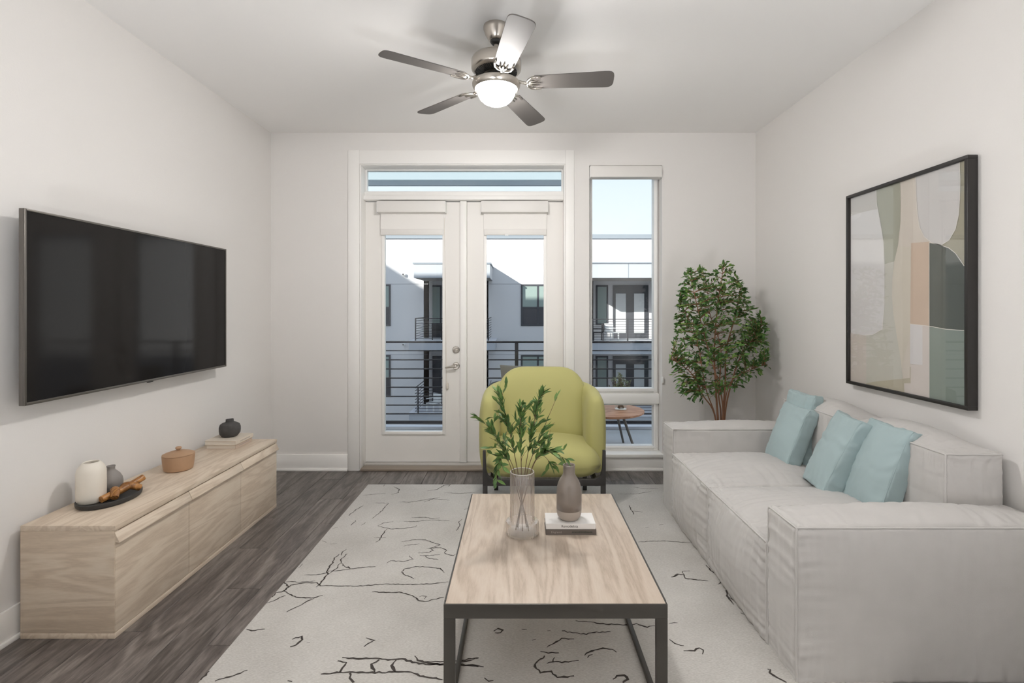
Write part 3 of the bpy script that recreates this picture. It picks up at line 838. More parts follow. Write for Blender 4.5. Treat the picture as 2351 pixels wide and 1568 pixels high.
for (x, y) in ((2.02, 2.0), (2.02, 3.62), (1.60, 2.0), (1.60, 3.62)):
    part(sofa, 'foot', MB().box(x - 0.03, x + 0.03, y - 0.03, y + 0.03, 0, 0.012), M['black'])
# ---- throw pillows: front-face corners given as bottom far, bottom near, top near, top far
def pillow(label, bf, bn, tn, tf, t, seed):
    bf, bn, tn, tf = [Vector(x) for x in (bf, bn, tn, tf)]
    ex = ((bn - bf) + (tn - tf)).normalized(); ey = ((tf - bf) + (tn - bn)); ey = (ey - ex * ey.dot(ex)).normalized()
    ez = ex.cross(ey)
    if ez.x > 0: ez = -ez
    w = ((bn - bf).length + (tn - tf).length) / 2; h = ((tf - bf).length + (tn - bn).length) / 2
    cen = (bf + bn + tn + tf) / 4 - ez * (t / 2)
    def warp(a, b, c, p):
        p.x *= 1 - 0.05 * (1 - b * b); p.y *= 1 - 0.045 * (1 - a * a)
        p.z *= 1 - 0.30 * (abs(a) ** 6) * (abs(b) ** 6)
        return p
    mb = cushion(w, h, t, (40, 48, 14), 0.012, (0.004, 0.004, 0.034), edge_wrinkles(w / 2, h / 2, t / 2, 0.0095, 0.10, 24, seed), warp)
    Mx = Matrix((( ex.x, ey.x, ez.x, cen.x), (ex.y, ey.y, ez.y, cen.y), (ex.z, ey.z, ez.z, cen.z), (0, 0, 0, 1)))
    root = thing('throw_pillow', label, 'pillow', cen - ey * h / 2); root['group'] = 'teal throw pillows on the sofa'
    edges = []
    for (ax, i, j) in ((0, 0, 0), (0, 0, -1), (0, -1, 0), (0, -1, -1), (1, 0, 0), (1, 0, -1), (1, -1, 0), (1, -1, -1)):
        edges.append(seam(mb, ax, i, j))
    mb.xf(Mx)
    part(root, 'cover', mb, M['teal'], smooth=True)
    sm = MB()
    for e in edges: sm.tube([Mx @ p_ for p_ in e], 0.0022, 5)
    part(root, 'piping', sm, M['teal'], smooth=True)
    return root
# (measured on the photograph, resting on the crowned seat)
pillow('teal square pillow at far left, leaning in front of another', (1.640, 3.335, 0.480), (1.640, 3.040, 0.480), (1.775, 3.050, 0.845), (1.785, 3.350, 0.845), 0.085, 1.0)
pillow('teal pillow standing tallest against the sofa back, half hidden', (1.765, 3.400, 0.470), (1.765, 3.100, 0.470), (1.842, 3.100, 0.916), (1.842, 3.400, 0.916), 0.075, 2.0)
pillow('teal pillow in the middle, tilted in front of the nearest one', (1.630, 2.860, 0.485), (1.592, 2.590, 0.485), (1.772, 2.600, 0.878), (1.828, 2.885, 0.888), 0.090, 3.0)
pillow('teal pillow nearest the camera, behind the front armrest', (1.700, 2.630, 0.475), (1.690, 2.335, 0.475), (1.850, 2.340, 0.888), (1.848, 2.640, 0.892), 0.090, 4.0)

# ================================================================== green armchair
CX = 0.174
ac = thing('armchair', 'pistachio green tub armchair with dark metal frame before the doors', 'armchair', (CX, 3.75, RUGZ))
pth = u_path(CX, 0.392, 3.56, 4.06, 0.30, 12, 9); N_ = len(pth); nf = nose(N_, 5)
ys = [p_[1] for p_ in pth]
zt_ = [0.815 + 0.075 * min(1, max(0, (y - 3.56) / 0.42)) - 0.045 * (1 - f) for y, f in zip(ys, nf)]
zb_ = [0.265 - 0.02 * min(1, max(0, (y - 3.56) / 0.42)) + 0.03 * (1 - f) for y, f in zip(ys, nf)]
part(ac, 'shell', shell_sweep(pth, [0.075 * (0.25 + 0.75 * f) for f in nf], zb_, zt_, 28, 3.0), M['green'], smooth=True, sub=1)
def slab(outline, t, p, crown=0.0, rings=14, m=0):
    """soft slab: closed 2-D outline, thickness t, superellipse edge of power p, crowned middle; local (x, y, height)"""
    mb = MB(); n = len(outline); cx = sum(q_[0] for q_ in outline) / n; cy = sum(q_[1] for q_ in outline) / n
    ss = [math.sin(math.pi / 2 * i / rings) for i in range(rings + 1)]
    vs = []; fs = []
    for side in (1, -1):
        for i, s_ in enumerate(ss):
            h_ = side * (t / 2 * max(0.0, 1 - s_ ** p) ** 0.5 + crown * (1 - s_ * s_))
            for (x, y) in outline: vs.append((cx + (x - cx) * s_, cy + (y - cy) * s_, h_))
    off_ = n * (rings + 1)
    for k_ in (0, 1):
        for i in range(rings):
            for j in range(n):
                j2 = (j + 1) % n; a = k_ * off_ + i * n; b = a + n
                fs.append((a + j, a + j2, b + j2, b + j))
    return mb.add(vs, fs)
def rrect(w, h, rads, n=10, ex=1.0):
    """rounded rectangle centred on 0: rads for (right-bottom, right-top, left-top, left-bottom), sides sampled"""
    pts = []; cs_ = [(w / 2, -h / 2), (w / 2, h / 2), (-w / 2, h / 2), (-w / 2, -h / 2)]
    for k_, ((x, y), r_) in enumerate(zip(cs_, rads)):
        ccx = x - math.copysign(r_, x); ccy = y - math.copysign(r_, y); a0 = -math.pi / 2 + k_ * math.pi / 2
        for i in range(n + 1):
            a = a0 + math.pi / 2 * i / n; pts.append((ccx + r_ * math.cos(a), ccy + r_ * math.sin(a)))
        nx_, ny_ = cs_[(k_ + 1) % 4]; r2 = rads[(k_ + 1) % 4]
        e0 = pts[-1]; a1 = a0 + math.pi / 2
        e1 = (nx_ - math.copysign(r2, nx_) + r2 * math.cos(a1), ny_ - math.copysign(r2, ny_) + r2 * math.sin(a1))
        for i in range(1, 6): pts.append((e0[0] + (e1[0] - e0[0]) * i / 6, e0[1] + (e1[1] - e0[1]) * i / 6))
    return pts
st_ = slab(rrect(0.812, 0.62, (0.11, 0.20, 0.20, 0.11)), 0.195, 9, 0.030)
st_.v = [(x, y, z if z < 0 else z - 0.02 * (abs(x) / 0.406) ** 4 + 0.012 * (y / 0.31)) for (x, y, z) in st_.v]
st_.xf(Matrix.Translation((CX, 3.40 + 0.31, 0.388)))
part(ac, 'seat', st_, M['green'], smooth=True)
bk_ = slab(rrect(0.672, 0.555, (0.07, 0.19, 0.19, 0.07)), 0.175, 3.6, 0.006)
bk_.v = [(x * (1 + 0.02 * (y / 0.28)), y, z) for (x, y, z) in bk_.v]
# stand it up: outline x -> X, outline y -> Z (leaning back), height -> -Y, hollowed for the sitter
bk_.v = [(x, -z + 0.05 * (x / 0.33) ** 2 * -1 + 0.05 + 0.20 * (y + 0.28) * 0.9, y) for (x, y, z) in bk_.v]
bk_.xf(Matrix.Translation((CX + 0.005, 3.815, 0.722)))
part(ac, 'back_cushion', bk_, M['green'], smooth=True)
# cradle frame
Wf = 0.420
def cradle(y0, y1, top):
    L_ = [(-Wf, 0.252), (-Wf, top), (-Wf + 0.020, top), (-Wf + 0.024, 0.365), (-Wf + 0.036, 0.320), (-Wf + 0.075, 0.296)]
    poly = [(CX + x, z) for x, z in L_] + [(CX - x, z) for x, z in reversed(L_)]
    return MB().prism(poly, 'y', y0, y1)
part(ac, 'front_frame', cradle(3.385, 3.413, 0.492), M['chair_metal'], bevel=0.002)
part(ac, 'rear_frame', MB().box(CX - Wf + 0.05, CX + Wf - 0.05, 3.96, 3.99, 0.235, 0.275), M['chair_metal'], bevel=0.002)
for sx in (-1, 1):
    part(ac, 'side_rail', MB().box(CX + sx * (Wf - 0.06) - 0.015, CX + sx * (Wf - 0.06) + 0.015, 3.40, 3.97, 0.246, 0.276), M['chair_metal'], bevel=0.002)
    part(ac, 'leg', MB().box(CX + sx * (Wf - 0.016) - 0.016, CX + sx * (Wf - 0.016) + 0.016, 3.385, 3.413, RUGZ, 0.256), M['chair_metal'], bevel=0.002)
    part(ac, 'leg', MB().box(CX + sx * (Wf - 0.066) - 0.016, CX + sx * (Wf - 0.066) + 0.016, 3.96, 3.99, RUGZ, 0.240), M['chair_metal'], bevel=0.002)

# cushion on the outdoor chair
oc_root = thing('outdoor_cushion', 'taupe square cushion propped on the outdoor chair', 'cushion', (0.08, 5.55, 0.36))
def ow(a, b, c, p):
    p.x *= 1 - 0.07 * (1 - c * c); p.z *= 1 - 0.06 * (1 - a * a); return p
cu = cushion(0.60, 0.09, 0.47, (24, 6, 24), 0.012, (0.0, 0.05, 0.0), None, ow)
cu.xf(Matrix.Translation((0.085, 5.60, 0.592)) @ Matrix.Rotation(R(-10), 4, 'X'))
part(oc_root, 'cover', cu, M['out_cushion'], smooth=True)

# ================================================================== rug with its woven lines
RX0, RX1, RY0, RY1 = -1.243, 1.45, 1.05, 4.10
rug = thing('area_rug', 'ivory area rug with dark crackle lines on the plank floor', 'rug', ((RX0 + RX1) / 2, (RY0 + RY1) / 2, 0))
part(rug, 'pile', MB().box(RX0, RX1, RY0, RY1, 0, RUGZ), M['rug'], bevel=0.004)
ZA = (3.2138, 450, 1080); ZB = (2.8607, 1000, 1020); ZC = (3.351, 1400, 1100)
STROKES = [
 (ZA, 1, '795,772 900,768 965,757 985,745 1085,735 1180,722 1325,708'),
 (ZA, 1.3, '890,862 915,840 950,790 975,765 958,752 985,710 1010,680 1020,645 1060,620'),
 (ZA, 1.1, '975,768 1010,745 1040,720 1045,700 1070,680 1062,660 1090,640 1115,615'),
 (ZA, 1, '1070,680 1100,712 1135,725 1120,708'), (ZA, 1, '1070,628 1085,600 1110,580'),
 (ZA, .8, '655,822 800,825 880,818'), (ZA, 1.3, '650,825 680,858 650,890 590,905 560,935'),
 (ZA, 1, '650,890 700,845 800,830 890,828 920,850 1085,855 1230,852 1400,838 1600,842 1680,838 1760,835 1860,820'),
 (ZA, 1.2, '650,890 735,937 850,942 935,920'), (ZA, 1, '515,982 580,958 660,920'),
 (ZA, 1.1, '665,1045 720,1015 780,990 830,962 900,935'),
 (ZA, 1.2, '1300,895 1400,902 1500,898 1560,915 1610,930 1640,960 1690,970 1740,955 1830,935'),
 (ZA, 1, '1645,935 1665,928 1695,932 1690,950'), (ZA, 1, '1610,800 1550,775 1515,750 1540,725 1620,712 1720,712 1800,725 1830,755'),
 (ZA, .9, '1340,410 1400,425 1440,432 1540,428 1620,415 1630,405'), (ZA, .8, '1340,410 1380,390 1455,378'),
 (ZA, 1.1, '1408,432 1385,460 1365,495 1350,520 1325,530'), (ZA, .8, '1312,498 1405,498'),
 (ZA, .9, '1515,528 1600,512 1690,512 1760,535 1800,550 1740,570 1700,580'), (ZA, .8, '1530,560 1590,548 1650,542'),
 (ZA, 1, '1640,610 1720,605 1750,590 1720,575 1800,570 1850,590 1830,610 1900,630 1915,615'),
 (ZA, .9, '1650,628 1720,630 1800,620'), (ZA, .9, '1690,632 1720,652 1790,657'), (ZA, .9, '1405,685 1440,668 1530,672 1600,655 1570,630'),
 (ZA, .8, '1590,350 1680,345 1750,355 1800,350'), (ZA, .8, '1535,375 1620,378 1750,365 1870,372'), (ZA, 1, '1920,445 1945,410 1940,380 1965,360'),
 (ZA, .8, '1325,240 1420,242 1370,300 1300,355'), (ZA, .8, '1500,230 1570,235 1700,215 1800,200'), (ZA, .8, '1680,235 1750,210 1870,220'),
 (ZA, .7, '1230,185 1400,168'), (ZA, 1, '1460,120 1500,140 1490,165 1440,180'), (ZA, .9, '1705,152 1780,140 1830,110 1880,105 1860,120'),
 (ZA, .7, '1830,165 1950,170 2085,160'), (ZA, .9, '1125,335 1180,290 1235,260'), (ZA, .9, '1145,405 1180,370'),
 (ZA, 1.1, '355,1165 410,1185 510,1168'), (ZA, 1.5, '710,1245 780,1225 780,1250 740,1290 695,1305'), (ZA, 1.3, '1255,1235 1320,1253 1270,1280 1235,1300'),
 (ZA, 1.5, '1080,1380 1180,1390 1300,1388 1420,1395 1520,1392 1600,1415 1700,1430 1825,1432 2085,1445'),
 (ZA, 1.4, '1045,1405 1105,1420 1085,1460 1060,1490 920,1505'), (ZA, 1.4, '1060,1490 1200,1492 1400,1490 1560,1488 1610,1495 1650,1520 1820,1540'),
 (ZA, 2.2, '1350,1395 1300,1430 1300,1460 1320,1490'), (ZA, 2.2, '1475,1400 1450,1440 1475,1485'), (ZA, 1.6, '1610,1370 1640,1400 1690,1420 1825,1432'),
 (ZA, 1, '1690,1408 1800,1410 1960,1405 2085,1380'), (ZA, 2.2, '1135,1495 1140,1530 1160,1568'), (ZA, 1.2, '140,1552 250,1525 380,1475'), (ZA, 1.4, '10,1565 50,1530 100,1480 80,1470'),
 (ZA, .9, '1220,405 1250,385'), (ZA, .8, '1005,432 1045,420'), (ZA, .8, '925,520 965,530'), (ZA, .8, '760,720 790,690'), (ZA, .8, '990,545 1040,538'),
 (ZA, 1, '675,1553 710,1558'), (ZA, .8, '815,1275 840,1273'), (ZA, .7, '1380,118 1395,105'), (ZA, .7, '1980,290 2005,278'),
 (ZB, 1.5, '385,1230 410,1212 440,1222 430,1240 390,1238'), (ZB, 1.2, '920,1160 1000,1165 1100,1180 1250,1188 1320,1180 1390,1200 1440,1190'),
 (ZB, 1.2, '830,1225 900,1240 990,1248 1040,1235 1150,1232'), (ZB, 1.3, '730,1332 780,1310 830,1278 910,1278'), (ZB, 1.2, '690,1358 740,1370 810,1370'),
 (ZB, 1.6, '720,1392 660,1430 655,1460 690,1498 760,1495 800,1530 910,1525'), (ZB, 1.2, '730,1440 770,1430 780,1400'), (ZB, 1.2, '770,1430 850,1432 940,1420'),
 (ZB, 1.4, '975,1385 1030,1360 1100,1340 1160,1350 1190,1365'), (ZB, 1.2, '995,1400 1030,1380'), (ZB, 2, '1165,1545 1190,1520 1240,1515 1262,1545 1230,1567'),
 (ZB, 1.5, '320,1535 350,1555 380,1550'), (ZB, 1.2, '130,1440 200,1425 280,1405'), (ZB, 1.2, '130,1447 240,1450 315,1465'), (ZB, 1.2, '635,1290 660,1285'),
 (ZB, .9, '565,1217 600,1217'), (ZB, .9, '735,1228 755,1225'), (ZB, 1.2, '1270,400 1290,440 1305,462'), (ZB, .8, '1290,440 1360,445'), (ZB, 1.2, '1550,875 1600,855'),
 (ZC, .8, '220,485 300,480 420,475 550,485 690,495'), (ZC, 1.2, '475,755 520,730 570,735 580,765 640,772 755,782'), (ZC, 1.2, '570,735 560,710 615,705'),
 (ZC, 1.6, '740,660 790,715 830,735 860,780 900,850 905,900 955,965'), (ZC, 1.1, '860,780 835,810'), (ZC, 1.3, '905,905 960,935'), (ZC, 1.4, '830,700 880,760 935,845'),
 (ZC, 1.2, '1005,1032 1090,1050'), (ZC, .9, '455,1112 520,1105'), (ZC, 1.1, '455,1235 500,1268 570,1282'), (ZC, 1.4, '570,1325 650,1320 690,1300 725,1315 715,1350'),
 (ZC, 1.6, '1215,1465 1240,1465 1225,1490 1290,1525 1360,1565'), (ZC, .7, '180,60 270,75 370,72'), (ZC, .7, '60,115 200,115 320,95'), (ZC, .8, '270,375 300,370'), (ZC, .8, '380,355 410,350'),
]
def floor_at(u, v, z):
    Y = (EYE - z) * F / (v - V0); return Vector(((u - U0) * Y / F, Y))
zl = RUGZ + 0.0008
for si, ((sc0, ox, oy), wd, txt) in enumerate(STROKES):
    pts = [floor_at(ox + float(a) / sc0, oy + float(b) / sc0, RUGZ) for a, b in (c.split(',') for c in txt.split())]
    fine_ = []
    for i in range(len(pts) - 1):
        d = pts[i + 1] - pts[i]; n_ = max(1, int(d.length / 0.012))
        for k_ in range(n_): fine_.append(pts[i] + d * (k_ / n_))
    fine_.append(pts[-1])
    L_, R_ = [], []
    for i, p_ in enumerate(fine_):
        d = (fine_[min(i + 1, len(fine_) - 1)] - fine_[max(i - 1, 0)]); d = d.normalized() if d.length > 0 else Vector((1, 0))
        nv = Vector((-d.y, d.x)); end = min(1, (i + 1) / 4, (len(fine_) - i) / 4)
        jit = random.uniform(-0.0035, 0.0035); w_ = 0.0031 * wd * random.uniform(0.55, 1.3) * (0.4 + 0.6 * end)
        L_.append(p_ + nv * (jit + w_)); R_.append(p_ + nv * (jit - w_))
    ok = [RX0 < p_.x < RX1 and RY0 < p_.y < RY1 for p_ in fine_]
    vs_ = [(p_.x, p_.y, zl) for p_ in L_] + [(p_.x, p_.y, zl) for p_ in R_]; n_ = len(L_)
    fs_ = [(i, i + 1, n_ + i + 1, n_ + i) for i in range(n_ - 1) if ok[i] and ok[i + 1]]
    if fs_: part(rug, 'woven_line', MB().add(vs_, fs_), M['rug_line'])

# ================================================================== coffee table
TX0, TX1, TY0, TY1, TZ = -0.265, 0.525, 1.749, 2.796, 0.420
ct = thing('coffee_table', 'oak topped coffee table with charcoal metal frame on the rug', 'table', ((TX0 + TX1) / 2, (TY0 + TY1) / 2, RUGZ))
part(ct, 'table_top', MB().box(TX0 + 0.006, TX1 - 0.006, TY0 + 0.004, TY1 - 0.004, TZ - 0.02, TZ), M['oak_top'], bevel=0.001)
fr = MB()
for (y0, y1) in ((TY0, TY0 + 0.02), (TY1 - 0.02, TY1)):
    fr.box(TX0, TX1, y0, y1, TZ - 0.052, TZ - 0.001)
fr2 = MB()
for (x0, x1) in ((TX0, TX0 + 0.006), (TX1 - 0.006, TX1)):
    fr2.box(x0, x1, TY0, TY1, TZ - 0.03, TZ - 0.0005)
part(ct, 'apron', MB().box(TX0, TX1, TY0, TY0 + 0.02, TZ - 0.052, TZ - 0.001), M['metal_table'], bevel=0.0015)
part(ct, 'apron', MB().box(TX0, TX1, TY1 - 0.02, TY1, TZ - 0.052, TZ - 0.001), M['metal_table'], bevel=0.0015)
for (x0, x1) in ((TX0, TX0 + 0.006), (TX1 - 0.006, TX1)):
    part(ct, 'edge_trim', MB().box(x0, x1, TY0 + 0.02, TY1 - 0.02, TZ - 0.03, TZ + 0.001), M['metal_table'])
for x0 in (TX0, TX1 - 0.040):
    for y0 in (TY0, TY1 - 0.02):
        part(ct, 'leg', MB().box(x0, x0 + 0.040, y0, y0 + 0.02, RUGZ, TZ - 0.052), M['metal_table'], bevel=0.0015)
    part(ct, 'floor_rail', MB().box(x0 + 0.012, x0 + 0.030, TY0 + 0.02, TY1 - 0.02, RUGZ, RUGZ + 0.02), M['metal_table'], bevel=0.0015)

# ---- text
def text_mesh(txt, size, mat_, name, parent, loc, rot, spacing=1.0):
    cu_ = bpy.data.curves.new(name, 'FONT'); cu_.body = txt; cu_.size = size; cu_.align_x = 'LEFT'; cu_.align_y = 'CENTER'; cu_.space_character = spacing
    cu_.extrude = 0.0002; cu_.resolution_u = 3
    tmp = bpy.data.objects.new(name, cu_); COL.objects.link(tmp)
    bpy.context.view_layer.update()
    dg = bpy.context.evaluated_depsgraph_get()
    me = bpy.data.meshes.new_from_object(tmp.evaluated_get(dg)); me.materials.clear(); me.materials.append(mat_)
    bpy.data.objects.remove(tmp, do_unlink=True)
    o = link(name, me, parent, loc); o.rotation_euler = rot
    return o

def book(name, label, x0, x1, y0, y1, z0, z1, cover, spine='front', group=None):
    t = thing(name, label, 'book', ((x0 + x1) / 2, (y0 + y1) / 2, z0)); 
    if group: t['group'] = group
    cth = 0.0028
    if spine == 'front':
        pg = (x0 + 0.004, x1 - 0.004, y0 + 0.004, y1 - 0.004)
        sp = (x0, x1, y0, y0 + cth)
    else:
        pg = (x0 + 0.004, x1 - 0.004, y0 + 0.004, y1 - 0.004)
        sp = (x1 - cth, x1, y0, y1)
    part(t, 'pages', MB().box(*pg, z0 + cth, z1 - cth), M['paper'])
    part(t, 'cover', MB().box(x0, x1, y0, y1, z1 - cth, z1), cover, bevel=0.0008, bseg=1)
    part(t, 'cover', MB().box(x0, x1, y0, y1, z0, z0 + cth), cover, bevel=0.0008, bseg=1)
    part(t, 'spine', MB().box(*sp, z0 + 0.001, z1 - 0.001), cover, bevel=0.0008, bseg=1)
    return t
bk1 = book('book', 'grey book lying under the white one on the coffee table', 0.124, 0.357, 2.284, 2.412, TZ, TZ + 0.0255, M['book_grey'], group='books on the coffee table')
bk2 = book('book', 'white book on top of grey book, under the taupe bottle', 0.126, 0.354, 2.286, 2.408, TZ + 0.0255, TZ + 0.051, M['book_white'], group='books on the coffee table')
c1 = base_of(bk1); c2 = base_of(bk2)
text_mesh('Remodelista', 0.0155, M['ink'], 'spine_title', bk2, Vector((0.196, 2.2855, TZ + 0.0385)) - c2, (R(90), 0, 0))
text_mesh('England', 0.0125, M['ink_pale'], 'spine_title', bk1, Vector((0.149, 2.2835, TZ + 0.0125)) - c1, (R(90), 0, 0), 1.25)
bl = MB()                                       # blurred second title: unreadable marks only
xx = 0.245
while xx < 0.335:
    w_ = random.uniform(0.003, 0.007); bl.box(xx, xx + w_, 2.2832, 2.2842, TZ + 0.0095, TZ + 0.0095 + random.uniform(0.005, 0.0075)); xx += w_ + random.uniform(0.0008, 0.002)
part(bk1, 'spine_marks', bl, M['ink_dim'])

# ---- taupe bottle
bt = thing('ceramic_bottle', 'taupe ceramic bottle vase with pale base on the white book', 'vase', (0.2375, 2.346, TZ + 0.051))
bz = TZ + 0.051
low = [(0.001, 0.0), (0.034, 0.0), (0.045, 0.004), (0.054, 0.016), (0.0575, 0.030), (0.059, 0.048)]
up_ = [(0.059, 0.048), (0.0594, 0.09), (0.0590, 0.128), (0.057, 0.146), (0.052, 0.166), (0.044, 0.184), (0.036, 0.196), (0.030, 0.206), (0.0275, 0.214), (0.0275, 0.245), (0.0285, 0.252), (0.027, 0.2545), (0.0245, 0.252), (0.0235, 0.21), (0.03, 0.19), (0.045, 0.16), (0.045, 0.06), (0.001, 0.05)]
part(bt, 'body', MB().lathe(up_, (0.2375, 2.346, bz), 48), M['taupe'], smooth=True)
part(bt, 'base', MB().lathe(low + [(0.001, 0.048)], (0.2375, 2.346, bz), 48), M['taupe_light'], smooth='auto', label='unglazed pale base')

# ---- ribbed glass vase
VX, VY = 0.016, 2.30
def ribbed(prof, seg=120, ribs=30, amp=0.0012):
    mb = MB(); vs = []; fs = []; n = len(prof)
    for (r, z, k_) in prof:
        for s_ in range(seg):
            a = 2 * math.pi * s_ / seg; rr = r + k_ * amp * math.cos(ribs * a)
            vs.append((VX + rr * math.cos(a), VY + rr * math.sin(a), TZ + z))
    for i in range(n - 1):
        for s_ in range(seg):
            s2 = (s_ + 1) % seg
            fs.append((i * seg + s_, i * seg + s2, (i + 1) * seg + s2, (i + 1) * seg + s_))
    fs.append(tuple(range(seg))); fs.append(tuple((n - 1) * seg + s_ for s_ in range(seg)))
    return mb.add(vs, fs)
vs_root = thing('glass_vase', 'clear ribbed glass vase with wide foot on the coffee table', 'vase', (VX, VY, TZ))
vp = [(0.060, 0.001, 0), (0.073, 0.003, 1), (0.0756, 0.008, 1), (0.0756, 0.056, 1), (0.0735, 0.0605, 1), (0.060, 0.063, 1), (0.0555, 0.068, 1), (0.0555, 0.18, 1), (0.0555, 0.282, 1), (0.0555, 0.2855, 0),
      (0.0525, 0.2855, 0), (0.0525, 0.18, 0), (0.0525, 0.066, 0), (0.058, 0.060, 0), (0.0715, 0.056, 0), (0.0715, 0.012, 0), (0.05, 0.012, 0)]
part(vs_root, 'body', ribbed(vp), M['vase_glass'], smooth='auto')
rim = MB(); rim.tube([(VX + 0.054 * math.cos(R(a)), VY + 0.054 * math.sin(R(a)), TZ + 0.2862) for a in range(0, 361, 6)], 0.0019, 6, cap=False)
part(vs_root, 'rim', rim, mat('glass_rim', lin(225, 220, 216), 0.25), smooth=True)

# ---- leaves
def leaf_mesh(name, L_, w_, m_, fold=0.25, bend=0.12):
    rows = [(0.0, 0.04), (0.18, 0.62), (0.42, 1.0), (0.68, 0.78), (0.88, 0.34), (1.0, 0.0)]
    vs, fs = [], []
    for (t_, k_) in rows:
        z = -bend * L_ * t_ * t_
        vs += [(-w_ / 2 * k_, t_ * L_, z + fold * w_ * k_ * 0.5), (0, t_ * L_, z), (w_ / 2 * k_, t_ * L_, z + fold * w_ * k_ * 0.5)]
    for i in range(len(rows) - 1):
        a = i * 3; b = a + 3
        fs += [(a, a + 1, b + 1, b), (a + 1, a + 2, b + 2, b + 1)]
    return MB().add(vs, fs).mesh(name, m_, smooth=True)
def leaf_matrix(p, d, roll, scale):
    d = d.normalized(); up = Vector((0, 0, 1))
    if abs(d.dot(up)) > 0.97: up = Vector((0, 1, 0))
    x = d.cross(up).normalized(); z = x.cross(d).normalized()
    m_ = Matrix(((x.x, d.x, z.x, 0), (x.y, d.y, z.y, 0), (x.z, d.z, z.z, 0), (0, 0, 0, 1)))
    return Matrix.Translation(p) @ m_ @ Matrix.Rotation(roll, 4, 'Y') @ Matrix.Scale(scale, 4)

rng = random.Random(21)
VL = [leaf_mesh('leaf', 0.048, 0.0150, M['leaf_a']), leaf_mesh('leaf', 0.048, 0.0140, M['leaf_b'])]
def bez(pts, n):
    pts = [Vector(p_) for p_ in pts]; out = []
    for i in range(n + 1):
        t_ = i / n; q_ = list(pts)
        while len(q_) > 1: q_ = [q_[k_].lerp(q_[k_ + 1], t_) for k_ in range(len(q_) - 1)]
        out.append(q_[0])
    return out
def vase_branch(label, foot, mouth, tip, tipY, side, nleaf, arch=0.0):
    """stem from the vase floor over the rim to the tip pixel"""
    f_ = Vector((VX + foot[0], VY + foot[1], TZ + 0.02)); m_ = Vector((VX + mouth[0], VY + mouth[1], TZ + 0.286))
    t_ = P(tip[0], tip[1], tipY)
    root = thing('leafy_branch', label, 'branch', f_); root['group'] = 'leafy branches in the glass vase'
    low_ = [f_.lerp(m_, i / 4) for i in range(4)]
    mid = m_.lerp(t_, 0.5) + Vector((0, 0, arch)) + (m_ - f_) * 0.12
    up2 = bez([m_, m_ + (m_ - f_) * 0.25, mid, t_], 14)
    main = low_ + up2
    sm = MB(); sm.tube(main, [0.0022 - 0.0013 * i / (len(main) - 1) for i in range(len(main))], 6)
    twigs = []
    for k_ in range(int(side * 1.8)):
        i0 = rng.randint(3, 13); p_ = up2[i0]; d = (up2[min(14, i0 + 1)] - up2[i0 - 1]).normalized()
        rv = Vector((rng.uniform(-1, 1), rng.uniform(-1, 1), rng.uniform(-0.4, 0.6))).normalized()
        dd = (d * 0.9 + rv * 0.75).normalized(); L2 = rng.uniform(0.05, 0.11)
        tw = bez([p_, p_ + d * L2 * 0.4, p_ + dd * L2], 4); sm.tube(tw, [0.0012, 0.0011, 0.001, 0.0009, 0.0007], 5); twigs.append(tw)
    part(root, 'stem', sm, M['stem'], smooth=True)
    lines_ = [up2[4:]] + twigs
    for k_ in range(int(nleaf * 2.1)):
        ln = lines_[0] if k_ % 4 == 0 or not twigs else rng.choice(twigs)
        tt = rng.random(); i0 = min(len(ln) - 2, int(tt * (len(ln) - 1)))
        p_ = ln[i0].lerp(ln[i0 + 1], rng.random()); d = (ln[i0 + 1] - ln[i0]).normalized()
        rv = Vector((rng.uniform(-1, 1), rng.uniform(-1, 1), rng.uniform(-0.5, 0.8)))
        o = link('leaf', rng.choice(VL), root)
        o.matrix_local = Matrix.Translation(-f_) @ leaf_matrix(p_, d * 1.0 + rv * 0.62, rng.uniform(-1.2, 1.2), rng.uniform(0.7, 1.15))
    o = link('leaf', VL[0], root); o.matrix_local = Matrix.Translation(-f_) @ leaf_matrix(t_, up2[-1] - up2[-3], 0, 0.9)
    return root
vase_branch('leafy branch leaning farthest left out of the glass vase', (0.03, 0.01), (-0.036, 0.005), (1098, 958), 2.22, 5, 44, 0.03)
vase_branch('leafy branch drooping low on the left of the glass vase', (0.03, -0.02), (-0.045, -0.015), (1142, 1078), 2.24, 4, 26, 0.075)
vase_branch('tall leafy branch rising left of centre from the glass vase', (0.02, 0.02), (-0.022, 0.02), (1150, 905), 2.30, 6, 46, 0.0)
vase_branch('upright leafy branch in the middle of the glass vase', (0.0, -0.02), (-0.004, -0.02), (1194, 935), 2.26, 6, 48, 0.0)
vase_branch('tallest leafy branch, rising right of centre from the glass vase', (-0.02, 0.015), (0.014, 0.02), (1240, 905), 2.34, 6, 50, 0.0)
vase_branch('thin leafy branch ending highest on the right, in glass vase', (-0.03, 0.0), (0.024, 0.0), (1278, 912), 2.36, 2, 18, -0.01)
vase_branch('leafy branch leaning low to the right out of the glass vase', (-0.03, -0.01), (0.040, -0.01), (1276, 1046), 2.20, 5, 40, 0.055)
vase_branch('short drooping leafy branch on the right rim of the glass vase', (-0.025, 0.02), (0.043, 0.018), (1266, 1072), 2.36, 2, 14, 0.07)

